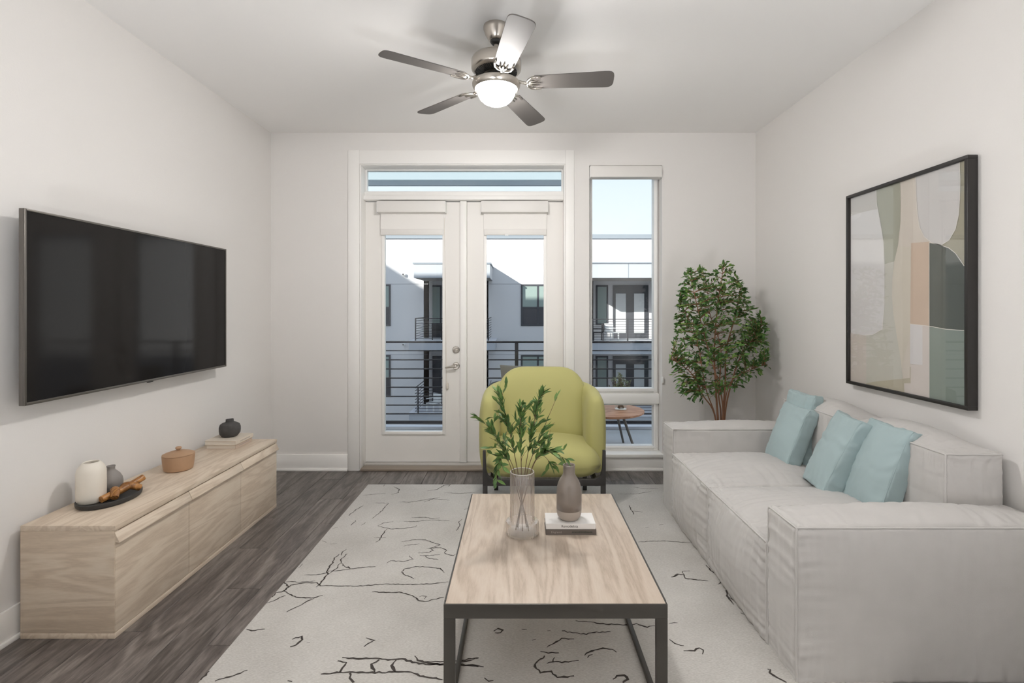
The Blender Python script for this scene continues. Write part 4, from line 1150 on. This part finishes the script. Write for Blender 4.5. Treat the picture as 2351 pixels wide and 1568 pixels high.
# ================================================================== console and its things
KX0, KX1, KY0, KY1, KZ = -2.205, -1.785, 2.196, 3.666, 0.500
kc = thing('media_console', 'low pale oak media console with three doors under the television', 'console', ((KX0 + KX1) / 2, (KY0 + KY1) / 2, 0))
part(kc, 'table_top', MB().box(KX0, KX1, KY0, KY1, KZ - 0.024, KZ), M['oak'], bevel=0.0015)
part(kc, 'side_panel', MB().box(KX0, KX1 - 0.004, KY0, KY0 + 0.022, 0.024, KZ - 0.024), M['oak_x'], bevel=0.001)
part(kc, 'side_panel', MB().box(KX0, KX1 - 0.004, KY1 - 0.022, KY1, 0.024, KZ - 0.024), M['oak_x'], bevel=0.001)
part(kc, 'bottom_panel', MB().box(KX0, KX1 - 0.002, KY0, KY1, 0.0, 0.024), M['oak'], bevel=0.001)
part(kc, 'back_panel', MB().box(KX0, KX0 + 0.012, KY0 + 0.022, KY1 - 0.022, 0.024, KZ - 0.024), M['oak'])
part(kc, 'inner_shade', MB().box(KX0 + 0.012, KX1 - 0.05, KY0 + 0.022, KY1 - 0.022, 0.024, KZ - 0.03), M['subfloor'])  # dark block standing in for the shade behind the doors
for (y0, y1) in ((KY0 + 0.003, 2.690), (2.693, 3.192), (3.195, KY1 - 0.003)):
    o = part(kc, 'door', MB().box(KX1 - 0.022, KX1 - 0.002, y0, y1, 0.028, 0.428), M['oak'], bevel=0.001)
    lip = [(KX1 - 0.022, 0.428), (KX1 - 0.002, 0.428), (KX1 + 0.016, 0.422), (KX1 + 0.017, 0.426), (KX1 - 0.004, 0.470), (KX1 - 0.022, 0.470)]
    part(o, 'handle', MB().prism(lip, 'y', y0, y1), M['oak'], bevel=0.0008, bseg=1, label='slanted finger pull along the top of the door')

TR = (-2.058, 2.50)
tr_root = thing('oval_tray', 'black oval wooden tray on the near end of the console', 'tray', (TR[0], TR[1], KZ))
part(tr_root, 'tray', MB().lathe([(0.001, 0.0), (0.92, 0.0), (0.985, 0.006), (1.0, 0.014), (1.0, 0.024), (0.97, 0.026), (0.94, 0.022), (0.92, 0.012), (0.001, 0.011)], (TR[0], TR[1], KZ), 56, sx=0.118, sy=0.152), M['tray'], smooth='auto')
wv_ = thing('ceramic_vase', 'tall cream ceramic vase standing on the black tray', 'vase', (-2.108, 2.448, KZ + 0.0115))
part(wv_, 'body', MB().lathe([(0.001, 0.0), (0.054, 0.0), (0.058, 0.004), (0.0595, 0.03), (0.060, 0.10), (0.0595, 0.142), (0.057, 0.158), (0.051, 0.173), (0.042, 0.186), (0.034, 0.194), (0.032, 0.195), (0.031, 0.190), (0.045, 0.165), (0.054, 0.13), (0.054, 0.02), (0.001, 0.015)], (-2.108, 2.448, KZ + 0.0115), 48), M['cream'], smooth=True)
gv = thing('ceramic_flask', 'small grey ceramic flask behind the cream vase on tray', 'vase', (-2.125, 2.588, KZ + 0.0115))
part(gv, 'body', MB().lathe([(0.001, 0.0), (0.044, 0.0), (0.050, 0.006), (0.051, 0.05), (0.048, 0.068), (0.038, 0.088), (0.026, 0.102), (0.0185, 0.110), (0.017, 0.116), (0.0175, 0.124), (0.0195, 0.130), (0.018, 0.132), (0.0145, 0.128), (0.014, 0.11), (0.030, 0.09), (0.045, 0.05), (0.045, 0.012), (0.001, 0.01)], (-2.125, 2.588, KZ + 0.0115), 40), M['grey_ceramic'], smooth=True)
kn = thing('wooden_knot', 'brown wooden knot ornament lying on the black tray', 'ornament', (-1.995, 2.50, KZ + 0.012))
kz = KZ + 0.012
def kpt(u, v, Y, z=None):
    p_ = P(u, v, Y); return p_
for pts_ in (
    [(-2.040, 2.425, kz + 0.016), (-2.030, 2.465, kz + 0.020), (-2.020, 2.50, kz + 0.026), (-2.010, 2.54, kz + 0.032), (-1.998, 2.585, kz + 0.044), (-1.985, 2.625, kz + 0.058)],
    [(-2.048, 2.51, kz + 0.030), (-2.025, 2.495, kz + 0.046), (-2.003, 2.470, kz + 0.040), (-1.990, 2.445, kz + 0.018)],
    [(-2.040, 2.56, kz + 0.028), (-2.015, 2.545, kz + 0.052), (-1.990, 2.555, kz + 0.040), (-1.972, 2.585, kz + 0.018)]):
    cv = bez(pts_, 12)
    part(kn, 'loop', MB().tube(cv, [0.0165 + 0.002 * math.sin(math.pi * i / 12) for i in range(13)], 12), M['knot'], smooth='auto')
pt = thing('lidded_pot', 'brown wooden pot with knobbed lid on the console', 'pot', (-2.035, 2.970, KZ))
part(pt, 'bowl', MB().lathe([(0.001, 0.0), (0.066, 0.0), (0.074, 0.005), (0.079, 0.03), (0.0825, 0.065), (0.084, 0.088), (0.080, 0.090), (0.001, 0.088)], (-2.035, 2.970, KZ), 44), M['clay'], smooth='auto')
o = part(pt, 'lid', MB().lathe([(0.079, 0.090), (0.083, 0.0905), (0.083, 0.094), (0.070, 0.100), (0.045, 0.108), (0.015, 0.114), (0.001, 0.115)], (-2.035, 2.970, KZ), 44), M['clay'], smooth='auto')
part(o, 'knob', MB().lathe([(0.008, 0.112), (0.009, 0.118), (0.015, 0.124), (0.0165, 0.130), (0.013, 0.136), (0.001, 0.138)], (-2.035, 2.970, KZ), 24), M['clay'], smooth=True)
b1 = book('book', 'tan book at the bottom of the console stack', -2.140, -1.936, 3.395, 3.605, KZ, KZ + 0.030, M['book_tan'], 'side', 'books on the console')
b2 = book('book', 'cream book on top of the console stack under dark vase', -2.146, -1.930, 3.388, 3.610, KZ + 0.030, KZ + 0.0585, M['book_cream'], 'side', 'books on the console')
for bk, zz in ((b1, KZ + 0.015), (b2, KZ + 0.044)):
    mk = MB(); yy = 3.44
    while yy < 3.56:
        w_ = random.uniform(0.004, 0.01); xq = -1.936 if bk is b1 else -1.930
        mk.box(xq - 0.0005, xq + 0.0004, yy, yy + w_, zz - 0.003, zz + 0.003); yy += w_ + random.uniform(0.001, 0.003)
    part(bk, 'spine_marks', mk, M['ink_pale'])
dv = thing('dark_vase', 'squat charcoal stone vase standing on the stacked books', 'vase', (-2.046, 3.515, KZ + 0.0585))
dm = MB().lathe([(0.001, 0.0), (0.046, 0.0), (0.052, 0.004), (0.066, 0.024), (0.070, 0.044), (0.069, 0.066), (0.062, 0.084), (0.048, 0.095), (0.031, 0.100), (0.0265, 0.104), (0.0255, 0.116), (0.026, 0.121), (0.022, 0.121), (0.020, 0.10), (0.040, 0.08), (0.055, 0.04), (0.001, 0.02)], (0, 0, 0), 11)
dm.v = [tuple(Vector(v_) * (1 + 0.03 * noise.noise(Vector(v_) * 30))) for v_ in dm.v]
dm.xf(Matrix.Translation((-2.046, 3.515, KZ + 0.0585)))
part(dv, 'body', dm, M['charcoal'], bevel=0.003)

# ================================================================== television
tvr = thing('television', 'large flat black television mounted on the left wall', 'television', (-2.16, 2.89, 1.03))
tx0, tx1, ty0, ty1, tz0, tz1 = -2.158, -2.132, 2.142, 3.622, 1.040, 1.895
part(tvr, 'body', MB().box(tx0, tx1 - 0.006, ty0, ty1, tz0, tz1), M['tv_frame'], bevel=0.002)
part(tvr, 'bezel', wall_holes(MB(), ty0, ty1, tz0, tz1, 0, 0.006, [(ty0 + 0.010, ty1 - 0.010, tz0 + 0.013, tz1 - 0.010)]).xf(Matrix(((0, 1, 0, tx1 - 0.006), (1, 0, 0, 0), (0, 0, 1, 0), (0, 0, 0, 1)))), M['tv_frame'], bevel=0.001)
part(tvr, 'screen', MB().box(tx1 - 0.0065, tx1 - 0.004, ty0 + 0.009, ty1 - 0.009, tz0 + 0.012, tz1 - 0.009), M['screen'])
part(tvr, 'sensor', MB().box(tx1 - 0.012, tx1 - 0.002, 2.86, 2.90, tz0 - 0.006, tz0 + 0.002), M['black'], bevel=0.001)
part(tvr, 'rear_housing', MB().box(tx0 - 0.02, tx0, 2.5, 3.3, 1.10, 1.55), M['tv_back'], bevel=0.004)
part(tvr, 'wall_bracket', MB().box(XL + 0.004, tx0 - 0.02, 2.7, 3.1, 1.30, 1.60), M['black'], bevel=0.002)

# ================================================================== framed picture
AX = 2.098
ART = (2.3747, 1900.0, 320.0)
def apt(x, y, X=AX):
    u = ART[1] + x / ART[0]; v = ART[2] + y / ART[0]
    Y = F * X / (u - U0); return (Y, EYE - (v - V0) * Y / F)
y_n, y_f = 2.310, 3.170
z_t, z_b = 2.178, 0.986
pic = thing('framed_picture', 'abstract print of soft shapes in black frame on right wall', 'picture', (XR - 0.01, (y_n + y_f) / 2, z_b))
fw_ = 0.018
for nm, bxs in (('frame', [(y_n, y_f, z_t - fw_, z_t), (y_n, y_f, z_b, z_b + fw_), (y_n, y_n + fw_, z_b + fw_, z_t - fw_), (y_f - fw_, y_f, z_b + fw_, z_t - fw_)]),):
    for (a, b, c, d) in bxs:
        part(pic, 'frame_rail', MB().box(AX - 0.010, XR - 0.004, a, b, c, d), M['frame_black'], bevel=0.0015)
part(pic, 'backing', MB().box(AX + 0.012, XR - 0.006, y_n + 0.004, y_f - 0.004, z_b + 0.004, z_t - 0.004), M['black'])
ART_SHAPES = [
 ((214, 205, 194), [(100, 290), (760, 60), (760, 1500), (100, 1340)]),
 ((200, 196, 190), [(110, 300), (258, 270), (262, 350), (266, 380), (230, 388), (180, 400), (110, 430)]),
 ((218, 215, 213), [(110, 420), (180, 398), (230, 386), (266, 380), (280, 450), (298, 560), (303, 680), (303, 900), (292, 1035), (240, 1065), (190, 1068), (110, 1055)]),
 ((212, 204, 190), [(355, 665), (375, 580), (445, 585), (445, 1030), (395, 1260), (370, 1080), (350, 950), (342, 850), (345, 760)]),
 ((168, 167, 150), [(258, 255), (387, 205), (390, 330), (388, 450), (375, 580), (355, 665), (303, 680), (298, 560), (280, 450), (262, 350)]),
 ((200, 197, 186), [(303, 680), (355, 665), (345, 760), (342, 850), (350, 950), (370, 1080), (390, 1200), (402, 1305), (250, 1320), (203, 1330), (203, 1068), (240, 1065), (292, 1035), (303, 900)]),
 ((206, 197, 188), [(110, 1055), (190, 1068), (203, 1068), (203, 1370), (110, 1340)]),
 ((188, 180, 160), [(203, 1330), (250, 1320), (402, 1305), (440, 1300), (440, 1240), (446, 1240), (446, 1330), (410, 1330), (412, 1430), (203, 1370)]),
 ((208, 205, 203), [(474, 170), (712, 90), (716, 220), (714, 320), (708, 410), (690, 490), (655, 550), (612, 577), (560, 562), (520, 530), (495, 480), (483, 400), (476, 300)]),
 ((160, 155, 136), [(712, 90), (760, 70), (760, 730), (738, 690), (720, 655), (690, 620), (655, 592), (612, 577), (655, 550), (690, 490), (708, 410), (714, 320), (716, 220)]),
 ((206, 184, 164), [(448, 565), (548, 558), (548, 1018), (443, 1006)]),
 ((88, 92, 85), [(548, 563), (600, 573), (655, 592), (690, 620), (738, 690), (760, 730), (760, 1043), (738, 1042), (640, 1035), (548, 1018)]),
 ((218, 214, 213), [(443, 1008), (510, 1015), (510, 1230), (443, 1225)]),
 ((214, 205, 199), [(510, 1015), (548, 1018), (548, 1440), (412, 1400), (410, 1330), (446, 1330), (446, 1228), (510, 1230)]),
 ((136, 146, 138), [(548, 1018), (640, 1035), (738, 1042), (760, 1043), (760, 1500), (548, 1440)]),
]
ART_LINES = [
 [(474, 190), (476, 300), (483, 400), (495, 480), (520, 530), (560, 562), (612, 577), (655, 550), (690, 490), (708, 410), (714, 320), (716, 220), (713, 110)],
 [(548, 560), (548, 1018), (548, 1420)], [(548, 563), (600, 573), (655, 592), (690, 620), (738, 690)], [(443, 1006), (548, 1018), (640, 1035), (738, 1042)],
 [(258, 270), (262, 350), (280, 450), (298, 560), (303, 680), (303, 900), (292, 1035), (240, 1065), (190, 1068)],
]
am = MB(); amats = []
lo_y, hi_y, lo_z, hi_z = y_n + fw_ - 0.002, y_f - fw_ + 0.002, z_b + fw_ - 0.002, z_t - fw_ + 0.002
def cl2(p_): return (max(lo_y, min(hi_y, p_[0])), max(lo_z, min(hi_z, p_[1])))
def paint(name, c):
    return mat(name, lin(*c), 0.7, spec=0.2, var=0.05, vscale=5)
for i, (c, poly) in enumerate(ART_SHAPES):
    amats.append(paint('print_colour', c))
    pp = []
    for (x, y) in poly:
        w_ = cl2(apt(x, y))
        if not pp or (abs(pp[-1][0] - w_[0]) + abs(pp[-1][1] - w_[1]) > 1e-5): pp.append(w_)
    X_ = AX + 0.010 - 0.00025 * i
    am.add([(X_, a, b) for a, b in pp], [tuple(range(len(pp)))], i)
amats.append(mat('print_line', lin(226, 221, 214), 0.7))
for ln in ART_LINES:
    pp = [Vector(cl2(apt(*q_))) for q_ in ln]; X_ = AX + 0.0055; n_ = len(pp); vv = []
    for i, p_ in enumerate(pp):
        d = (pp[min(i + 1, n_ - 1)] - pp[max(0, i - 1)]); d = d.normalized() if d.length else Vector((1, 0)); nv = Vector((-d.y, d.x)) * 0.0016
        vv += [(X_, p_.x + nv.x, p_.y + nv.y), (X_, p_.x - nv.x, p_.y - nv.y)]
    am.add(vv, [(2 * i, 2 * i + 1, 2 * i + 3, 2 * i + 2) for i in range(n_ - 1)], len(amats) - 1)
me = bpy.data.meshes.new('print')
off = base_of(pic)
me.from_pydata([tuple(Vector(v_) - off) for v_ in am.v], [], am.f)
for m_ in amats: me.materials.append(m_)
me.polygons.foreach_set('material_index', am.m)
link('print', me, pic)
part(pic, 'glass', MB().box(AX + 0.001, AX + 0.003, y_n + 0.01, y_f - 0.01, z_b + 0.01, z_t - 0.01), M['art_glass'])

# ================================================================== ceiling fan
FX, FY = -0.127, 2.80
fan = thing('ceiling_fan', 'brushed nickel ceiling fan with five grey blades and lit bowl', 'fan', (FX, FY, 2.60))
c0 = (FX, FY, 0)
part(fan, 'canopy', MB().lathe([(0.072, 3.05), (0.073, 3.035), (0.069, 3.026), (0.064, 3.010), (0.050, 2.985), (0.042, 2.972), (0.034, 2.968), (0.001, 2.968)], c0, 48), M['nickel'], smooth='auto')
part(fan, 'ball_joint', MB().lathe([(0.034, 2.975), (0.034, 2.962), (0.026, 2.952), (0.014, 2.948)], c0, 28), M['black'], smooth=True)
part(fan, 'downrod', MB().lathe([(0.0125, 2.965), (0.0125, 2.89)], c0, 20), M['nickel'], smooth='auto')
part(fan, 'motor_housing', MB().lathe([(0.014, 2.905), (0.030, 2.897), (0.075, 2.885), (0.118, 2.876), (0.134, 2.868), (0.140, 2.856), (0.140, 2.812), (0.1385, 2.806), (0.128, 2.797), (0.120, 2.793), (0.060, 2.776), (0.001, 2.776)], c0, 64), M['nickel'], smooth='auto')
vt = MB()
for k in range(60):
    a = 2 * math.pi * k / 60; c, s_ = math.cos(a), math.sin(a)
    r0, r1, h_ = 0.072, 0.118, 0.0018
    z0, z1 = 2.7775, 2.7905
    for_ = [(r0, z0), (r1, z1)]
    vs_ = []
    for (r, z) in for_:
        vs_ += [(FX + r * c - h_ * s_ * r / r0, FY + r * s_ + h_ * c * r / r0, z), (FX + r * c + h_ * s_ * r / r0, FY + r * s_ - h_ * c * r / r0, z)]
    vt.add(vs_ + [(x, y, z + 0.004) for (x, y, z) in vs_], [(0, 1, 3, 2), (4, 6, 7, 5), (0, 2, 6, 4), (1, 5, 7, 3), (0, 4, 5, 1), (2, 3, 7, 6)])
part(fan, 'vent_slots', vt, M['black'])
part(fan, 'hub', MB().lathe([(0.060, 2.777), (0.062, 2.770), (0.056, 2.752), (0.046, 2.745), (0.036, 2.738), (0.034, 2.728)], c0, 40), M['black'], smooth='auto')
part(fan, 'light_fitter', MB().lathe([(0.032, 2.752), (0.040, 2.745), (0.070, 2.742), (0.112, 2.739), (0.132, 2.733), (0.136, 2.726), (0.135, 2.716), (0.128, 2.700), (0.121, 2.694), (0.113, 2.696), (0.108, 2.704), (0.001, 2.712)], c0, 64), M['nickel'], smooth='auto')
for a in (215, 335, 95):
    x, y = FX + 0.131 * math.cos(R(a)), FY + 0.131 * math.sin(R(a))
    part(fan, 'thumb_screw', MB().lathe([(0.001, -0.005), (0.005, -0.004), (0.005, 0.004), (0.001, 0.005)], (x, y, 2.712), 10), M['nickel'], smooth=True)
part(fan, 'bowl', MB().lathe([(0.110, 2.702), (0.1095, 2.690), (0.104, 2.668), (0.091, 2.645), (0.072, 2.627), (0.048, 2.615), (0.022, 2.609), (0.001, 2.608)], c0, 48), M['bowl'], smooth=True, label='glowing frosted glass bowl')
# blades
def blade_outline():
    r0, r1, w0, w1, e = 0.205, 0.655, 0.054, 0.066, 0.055
    pts = [(r0, -w0 + 0.014), (r0 + 0.014, -w0)]
    for i in range(17):
        a = -math.pi / 2 + math.pi * i / 16; c, s_ = max(0.0, math.cos(a)), math.sin(a)
        pts.append((r1 - e + e * c ** 0.55, math.copysign(w1 * abs(s_) ** 0.55, s_)))
    pts += [(r0 + 0.014, w0), (r0, w0 - 0.014)]
    return pts
bo = blade_outline()
pitch = Matrix.Rotation(R(-12.0), 4, 'X')
bmesh_blade = MB().prism(bo, 'z', -0.003, 0.003).xf(pitch).mesh('blade', M['blade'], bevel=0.001, bseg=1)
ir = MB()
ir.tube([(0.05, 0, 0.022), (0.10, 0, 0.018), (0.145, 0, 0.0), (0.185, 0, -0.008)], [0.010, 0.009, 0.008, 0.010], 10)
def arc(y0, s_):
    return [Vector(p_) for p_ in ((0.178, 0.0, -0.008), (0.182, s_ * 0.025, -0.008), (0.198, s_ * 0.043, -0.0075), (0.225, s_ * 0.050, -0.0065), (0.255, s_ * 0.046, -0.0065))]
rest = MB()
for s_ in (-1, 1):
    rest.tube([pitch @ Vector((p_.x, p_.y, p_.z)) for p_ in arc(0, s_)], [0.008, 0.008, 0.007, 0.006, 0.005], 8)
    rest.tube([pitch @ Vector(p_) for p_ in ((0.180, 0, -0.008), (0.200, s_ * 0.016, -0.0075), (0.235, s_ * 0.020, -0.0065))], [0.007, 0.006, 0.004], 8)
rest.tube([pitch @ Vector(p_) for p_ in ((0.175, 0, -0.008), (0.215, 0, -0.0075), (0.248, 0, -0.006))], [0.009, 0.006, 0.004], 8)
ir.add(rest.v, rest.f)
iron_me = ir.mesh('blade_iron', M['nickel'], smooth=True)
for k in range(5):
    a = R(-77 + 72 * k)
    b_o = link('blade', bmesh_blade, fan, (0, 0, 2.730 - 2.60)); b_o.rotation_euler = (0, 0, a)
    link('blade_iron', iron_me, b_o)

# ================================================================== potted tree in the corner
TRX, TRY = 1.665, 4.08
tree = thing('potted_tree', 'leafy green indoor tree with several stems in the corner', 'plant', (TRX, TRY, 0))
part(tree, 'pot', MB().lathe([(0.001, 0.0), (0.105, 0.0), (0.112, 0.006), (0.140, 0.28), (0.145, 0.30), (0.140, 0.305), (0.130, 0.30), (0.122, 0.26), (0.001, 0.255)], (TRX, TRY, 0), 40), M['terracotta'], smooth='auto')
part(tree, 'soil', MB().lathe([(0.001, 0.262), (0.12, 0.258)], (TRX, TRY, 0), 24), M['soil'])
trg = random.Random(5)
def tp(u, v, dy=0.0): return P(u, v, TRY + dy)
stems_px = [
 ([(1650, 1040), (1648, 960), (1643, 880), (1640, 800), (1648, 700), (1660, 620)], 0.00, 0.011),
 ([(1656, 1040), (1660, 960), (1665, 880), (1668, 800), (1690, 720), (1700, 660)], 0.06, 0.011),
 ([(1646, 1040), (1640, 950), (1612, 905), (1590, 860), (1560, 835), (1540, 825)], -0.05, 0.007),
 ([(1652, 1040), (1660, 950), (1652, 890), (1625, 800), (1600, 700), (1585, 630)], -0.08, 0.008),
 ([(1658, 1040), (1666, 940), (1682, 870), (1700, 820), (1735, 770), (1750, 745)], 0.02, 0.008),
 ([(1655, 1040), (1655, 950), (1650, 900), (1655, 800), (1630, 720), (1625, 660)], 0.12, 0.008),
 ([(1656, 1040), (1662, 945), (1676, 880), (1710, 855), (1740, 842), (1755, 838)], -0.04, 0.006),
 ([(1648, 1040), (1642, 955), (1620, 890), (1600, 780), (1575, 720), (1562, 700)], 0.05, 0.006),
]
nodes_ = []
for (px, dy, r_) in stems_px:
    pts_ = []
    for i, (u, v) in enumerate(px): pts_.append(tp(u, v, dy * i / 3.0))
    pts_[0] = Vector((TRX + (pts_[0].x - TRX) * 0.4, TRY, 0.25))
    cv = []
    for i in range(len(pts_) - 1):
        p0, p1, p2, p3 = pts_[max(0, i - 1)], pts_[i], pts_[i + 1], pts_[min(len(pts_) - 1, i + 2)]
        for k in range(6):
            t_ = k / 6
            cv.append(0.5 * ((2 * p1) + (p2 - p0) * t_ + (2 * p0 - 5 * p1 + 4 * p2 - p3) * t_ * t_ + (3 * p1 - p0 - 3 * p2 + p3) * t_ ** 3))
    cv.append(pts_[-1])
    part(tree, 'trunk', MB().tube(cv, [r_ * (1 - 0.78 * i / (len(cv) - 1)) for i in range(len(cv))], 8), M['bark'], smooth=True)
    nodes_ += [c for c in cv if c.z > 0.78]
# crown outline: (pixel row, left, right)
CR = [(598, 1650, 1666), (622, 1572, 1690), (650, 1566, 1708), (700, 1556, 1730), (750, 1548, 1762), (800, 1545, 1764), (840, 1532, 1766), (872, 1548, 1718), (900, 1556, 1690), (922, 1572, 1612)]
def crown_lr(v):
    for a, b in zip(CR, CR[1:]):
        if a[0] <= v <= b[0]:
            t_ = (v - a[0]) / (b[0] - a[0]); return a[1] + (b[1] - a[1]) * t_, a[2] + (b[2] - a[2]) * t_
    return 1640, 1660
leaf_spots = []; tw_mb = MB()
for k in range(640):
    v = 598 + 324 * (trg.betavariate(1.9, 1.7)); l, r_ = crown_lr(v); f_ = trg.uniform(-1, 1); f_ = math.copysign(abs(f_) ** 0.85, f_)
    u = (l + r_) / 2 + f_ * (r_ - l) / 2
    dmax = 0.30 * math.sqrt(max(0.05, 1 - f_ * f_)); dy = trg.uniform(-dmax, dmax)
    e_ = tp(u, v, dy); e_.x = min(e_.x, XR - 0.05); e_.y = min(e_.y, YB - 0.06)
    cand = [c for c in nodes_ if c.z < e_.z + 0.03] or nodes_
    s0 = min(cand, key=lambda c: (c - e_).length + 0.25 * max(0, c.z - e_.z + 0.08))
    d = e_ - s0
    if d.length > 0.42: e_ = s0 + d * 0.42 / d.length
    mid = s0.lerp(e_, 0.5) + Vector((0, 0, 0.02))
    tw = bez([s0, mid, e_], 6); tw_mb.tube(tw, [0.0028 - 0.0018 * i / 6 for i in range(7)], 5)
    nL = trg.randint(5, 8)
    for j in range(nL):
        t_ = 1 - 0.85 * (j / nL) * min(1, 0.20 / max(0.05, d.length)); i0 = min(5, int(t_ * 6)); p_ = tw[i0].lerp(tw[i0 + 1], min(1, t_ * 6 - i0))
        dd = (tw[i0 + 1] - tw[i0]).normalized(); rv = Vector((trg.uniform(-1, 1), trg.uniform(-1, 1), trg.uniform(-0.5, 0.9)))
        leaf_spots.append((p_, dd * 0.7 + rv * 0.75, trg.uniform(-1.2, 1.2), trg.uniform(0.65, 1.1)))
part(tree, 'twigs', tw_mb, M['bark'], smooth=True, kind='stuff')
TLM = [leaf_mesh('leaf', 0.046, 0.020, M[m_], 0.3, 0.15) for m_ in ('tree_a', 'tree_b', 'tree_c')]
leaf_spots.sort(key=lambda s_: s_[0].y)
tb_ = Vector((TRX, TRY, 0))
rest_mb = MB()
rows_ = [(0.0, 0.04), (0.25, 0.8), (0.5, 1.0), (0.8, 0.55), (1.0, 0.0)]
for i, (p_, d, roll, s_) in enumerate(leaf_spots):
    mx_ = leaf_matrix(p_, d, roll, s_)
    if i < 300:
        o = link('leaf', TLM[trg.choice((0, 0, 1, 1, 2))], tree); o.matrix_local = Matrix.Translation(-tb_) @ mx_
    else:
        L_, w_ = 0.046, 0.020; vv = []
        for (t_, k_) in rows_:
            z = -0.15 * L_ * t_ * t_
            vv += [mx_ @ Vector((-w_ / 2 * k_, t_ * L_, z + 0.15 * w_ * k_)), mx_ @ Vector((0, t_ * L_, z)), mx_ @ Vector((w_ / 2 * k_, t_ * L_, z + 0.15 * w_ * k_))]
        ff = []
        for j in range(len(rows_) - 1):
            a = j * 3; b = a + 3; ff += [(a, a + 1, b + 1, b), (a + 1, a + 2, b + 2, b + 1)]
        rest_mb.add(vv, ff, trg.choice((0, 0, 1, 1, 2)))
me = bpy.data.meshes.new('foliage')
me.from_pydata([tuple(Vector(v_) - tb_) for v_ in rest_mb.v], [], rest_mb.f)
for m_ in ('tree_a', 'tree_b', 'tree_c'): me.materials.append(M[m_])
me.polygons.foreach_set('material_index', rest_mb.m); me.polygons.foreach_set('use_smooth', [True] * len(me.polygons))
o = link('foliage', me, tree); o['kind'] = 'stuff'

# ---- small plant on the outdoor table
px_, py_, pz_ = 1.105, 5.38, 0.373
gvz = thing('glass_jar', 'small clear glass jar on the outdoor teak table', 'jar', (px_, py_, pz_))
part(gvz, 'jar', MB().lathe([(0.03, 0.001), (0.062, 0.001), (0.066, 0.006), (0.066, 0.115), (0.063, 0.115), (0.063, 0.01), (0.03, 0.006)], (px_, py_, pz_), 36), M['thin_glass'], smooth='auto')
pl = thing('small_bush', 'small bushy green plant standing in outdoor glass jar', 'plant', (px_, py_, pz_ + 0.012))
stb = MB(); fl = MB()
for k in range(60):
    a = trg.uniform(0, 2 * math.pi); r_ = trg.uniform(0, 0.15); top = Vector((px_ + r_ * math.cos(a), py_ + r_ * math.sin(a), pz_ + trg.uniform(0.24, 0.40) - 0.6 * r_))
    bot = Vector((px_ + 0.035 * math.cos(a + 2), py_ + 0.035 * math.sin(a + 2), pz_ + 0.012)); mid = Vector((px_ + 0.015 * math.cos(a), py_ + 0.015 * math.sin(a), pz_ + 0.12))
    cv = bez([bot, mid, top], 6); stb.tube(cv, 0.0022, 5)
    for j in range(12):
        p_ = cv[trg.randint(3, 6)]; mx_ = leaf_matrix(p_, Vector((trg.uniform(-1, 1), trg.uniform(-1, 1), trg.uniform(-0.3, 1))), trg.uniform(-1, 1), trg.uniform(0.5, 0.9))
        vv = [mx_ @ Vector(q_) for q_ in ((0, 0, 0), (-0.009, 0.02, 0.002), (0, 0.045, -0.004), (0.009, 0.02, 0.002))]
        fl.add(vv, [(0, 1, 2, 3)])
part(pl, 'stems', stb, M['stem'], smooth=True)
part(pl, 'foliage', fl, mat('grey_green_leaf', lin(132, 142, 104), 0.6), kind='stuff')

# ================================================================== fill lights added unseen behind the camera to lift ceiling and walls
for (x, y, txt) in ((-1.2, -0.35, 'nearest on the left'), (1.2, -0.35, 'nearest on the right'), (-1.2, -1.9, 'farther back on the left'), (1.2, -1.9, 'farther back on the right')):
    g = thing('added_fill_light', 'added low round fill light behind the camera, ' + txt, 'fill light', (x, y, 0)); g['group'] = 'added fill lights behind the camera'
    part(g, 'housing', MB().lathe([(0.001, 0.0), (0.12, 0.0), (0.13, 0.01), (0.15, 0.26), (0.152, 0.28), (0.146, 0.28), (0.142, 0.262), (0.001, 0.255)], (x, y, 0), 40), M['nickel'], smooth='auto')
    part(g, 'diffuser', MB().lathe([(0.140, 0.266), (0.001, 0.268)], (x, y, 0), 40), M['fill_glow'], smooth=True)
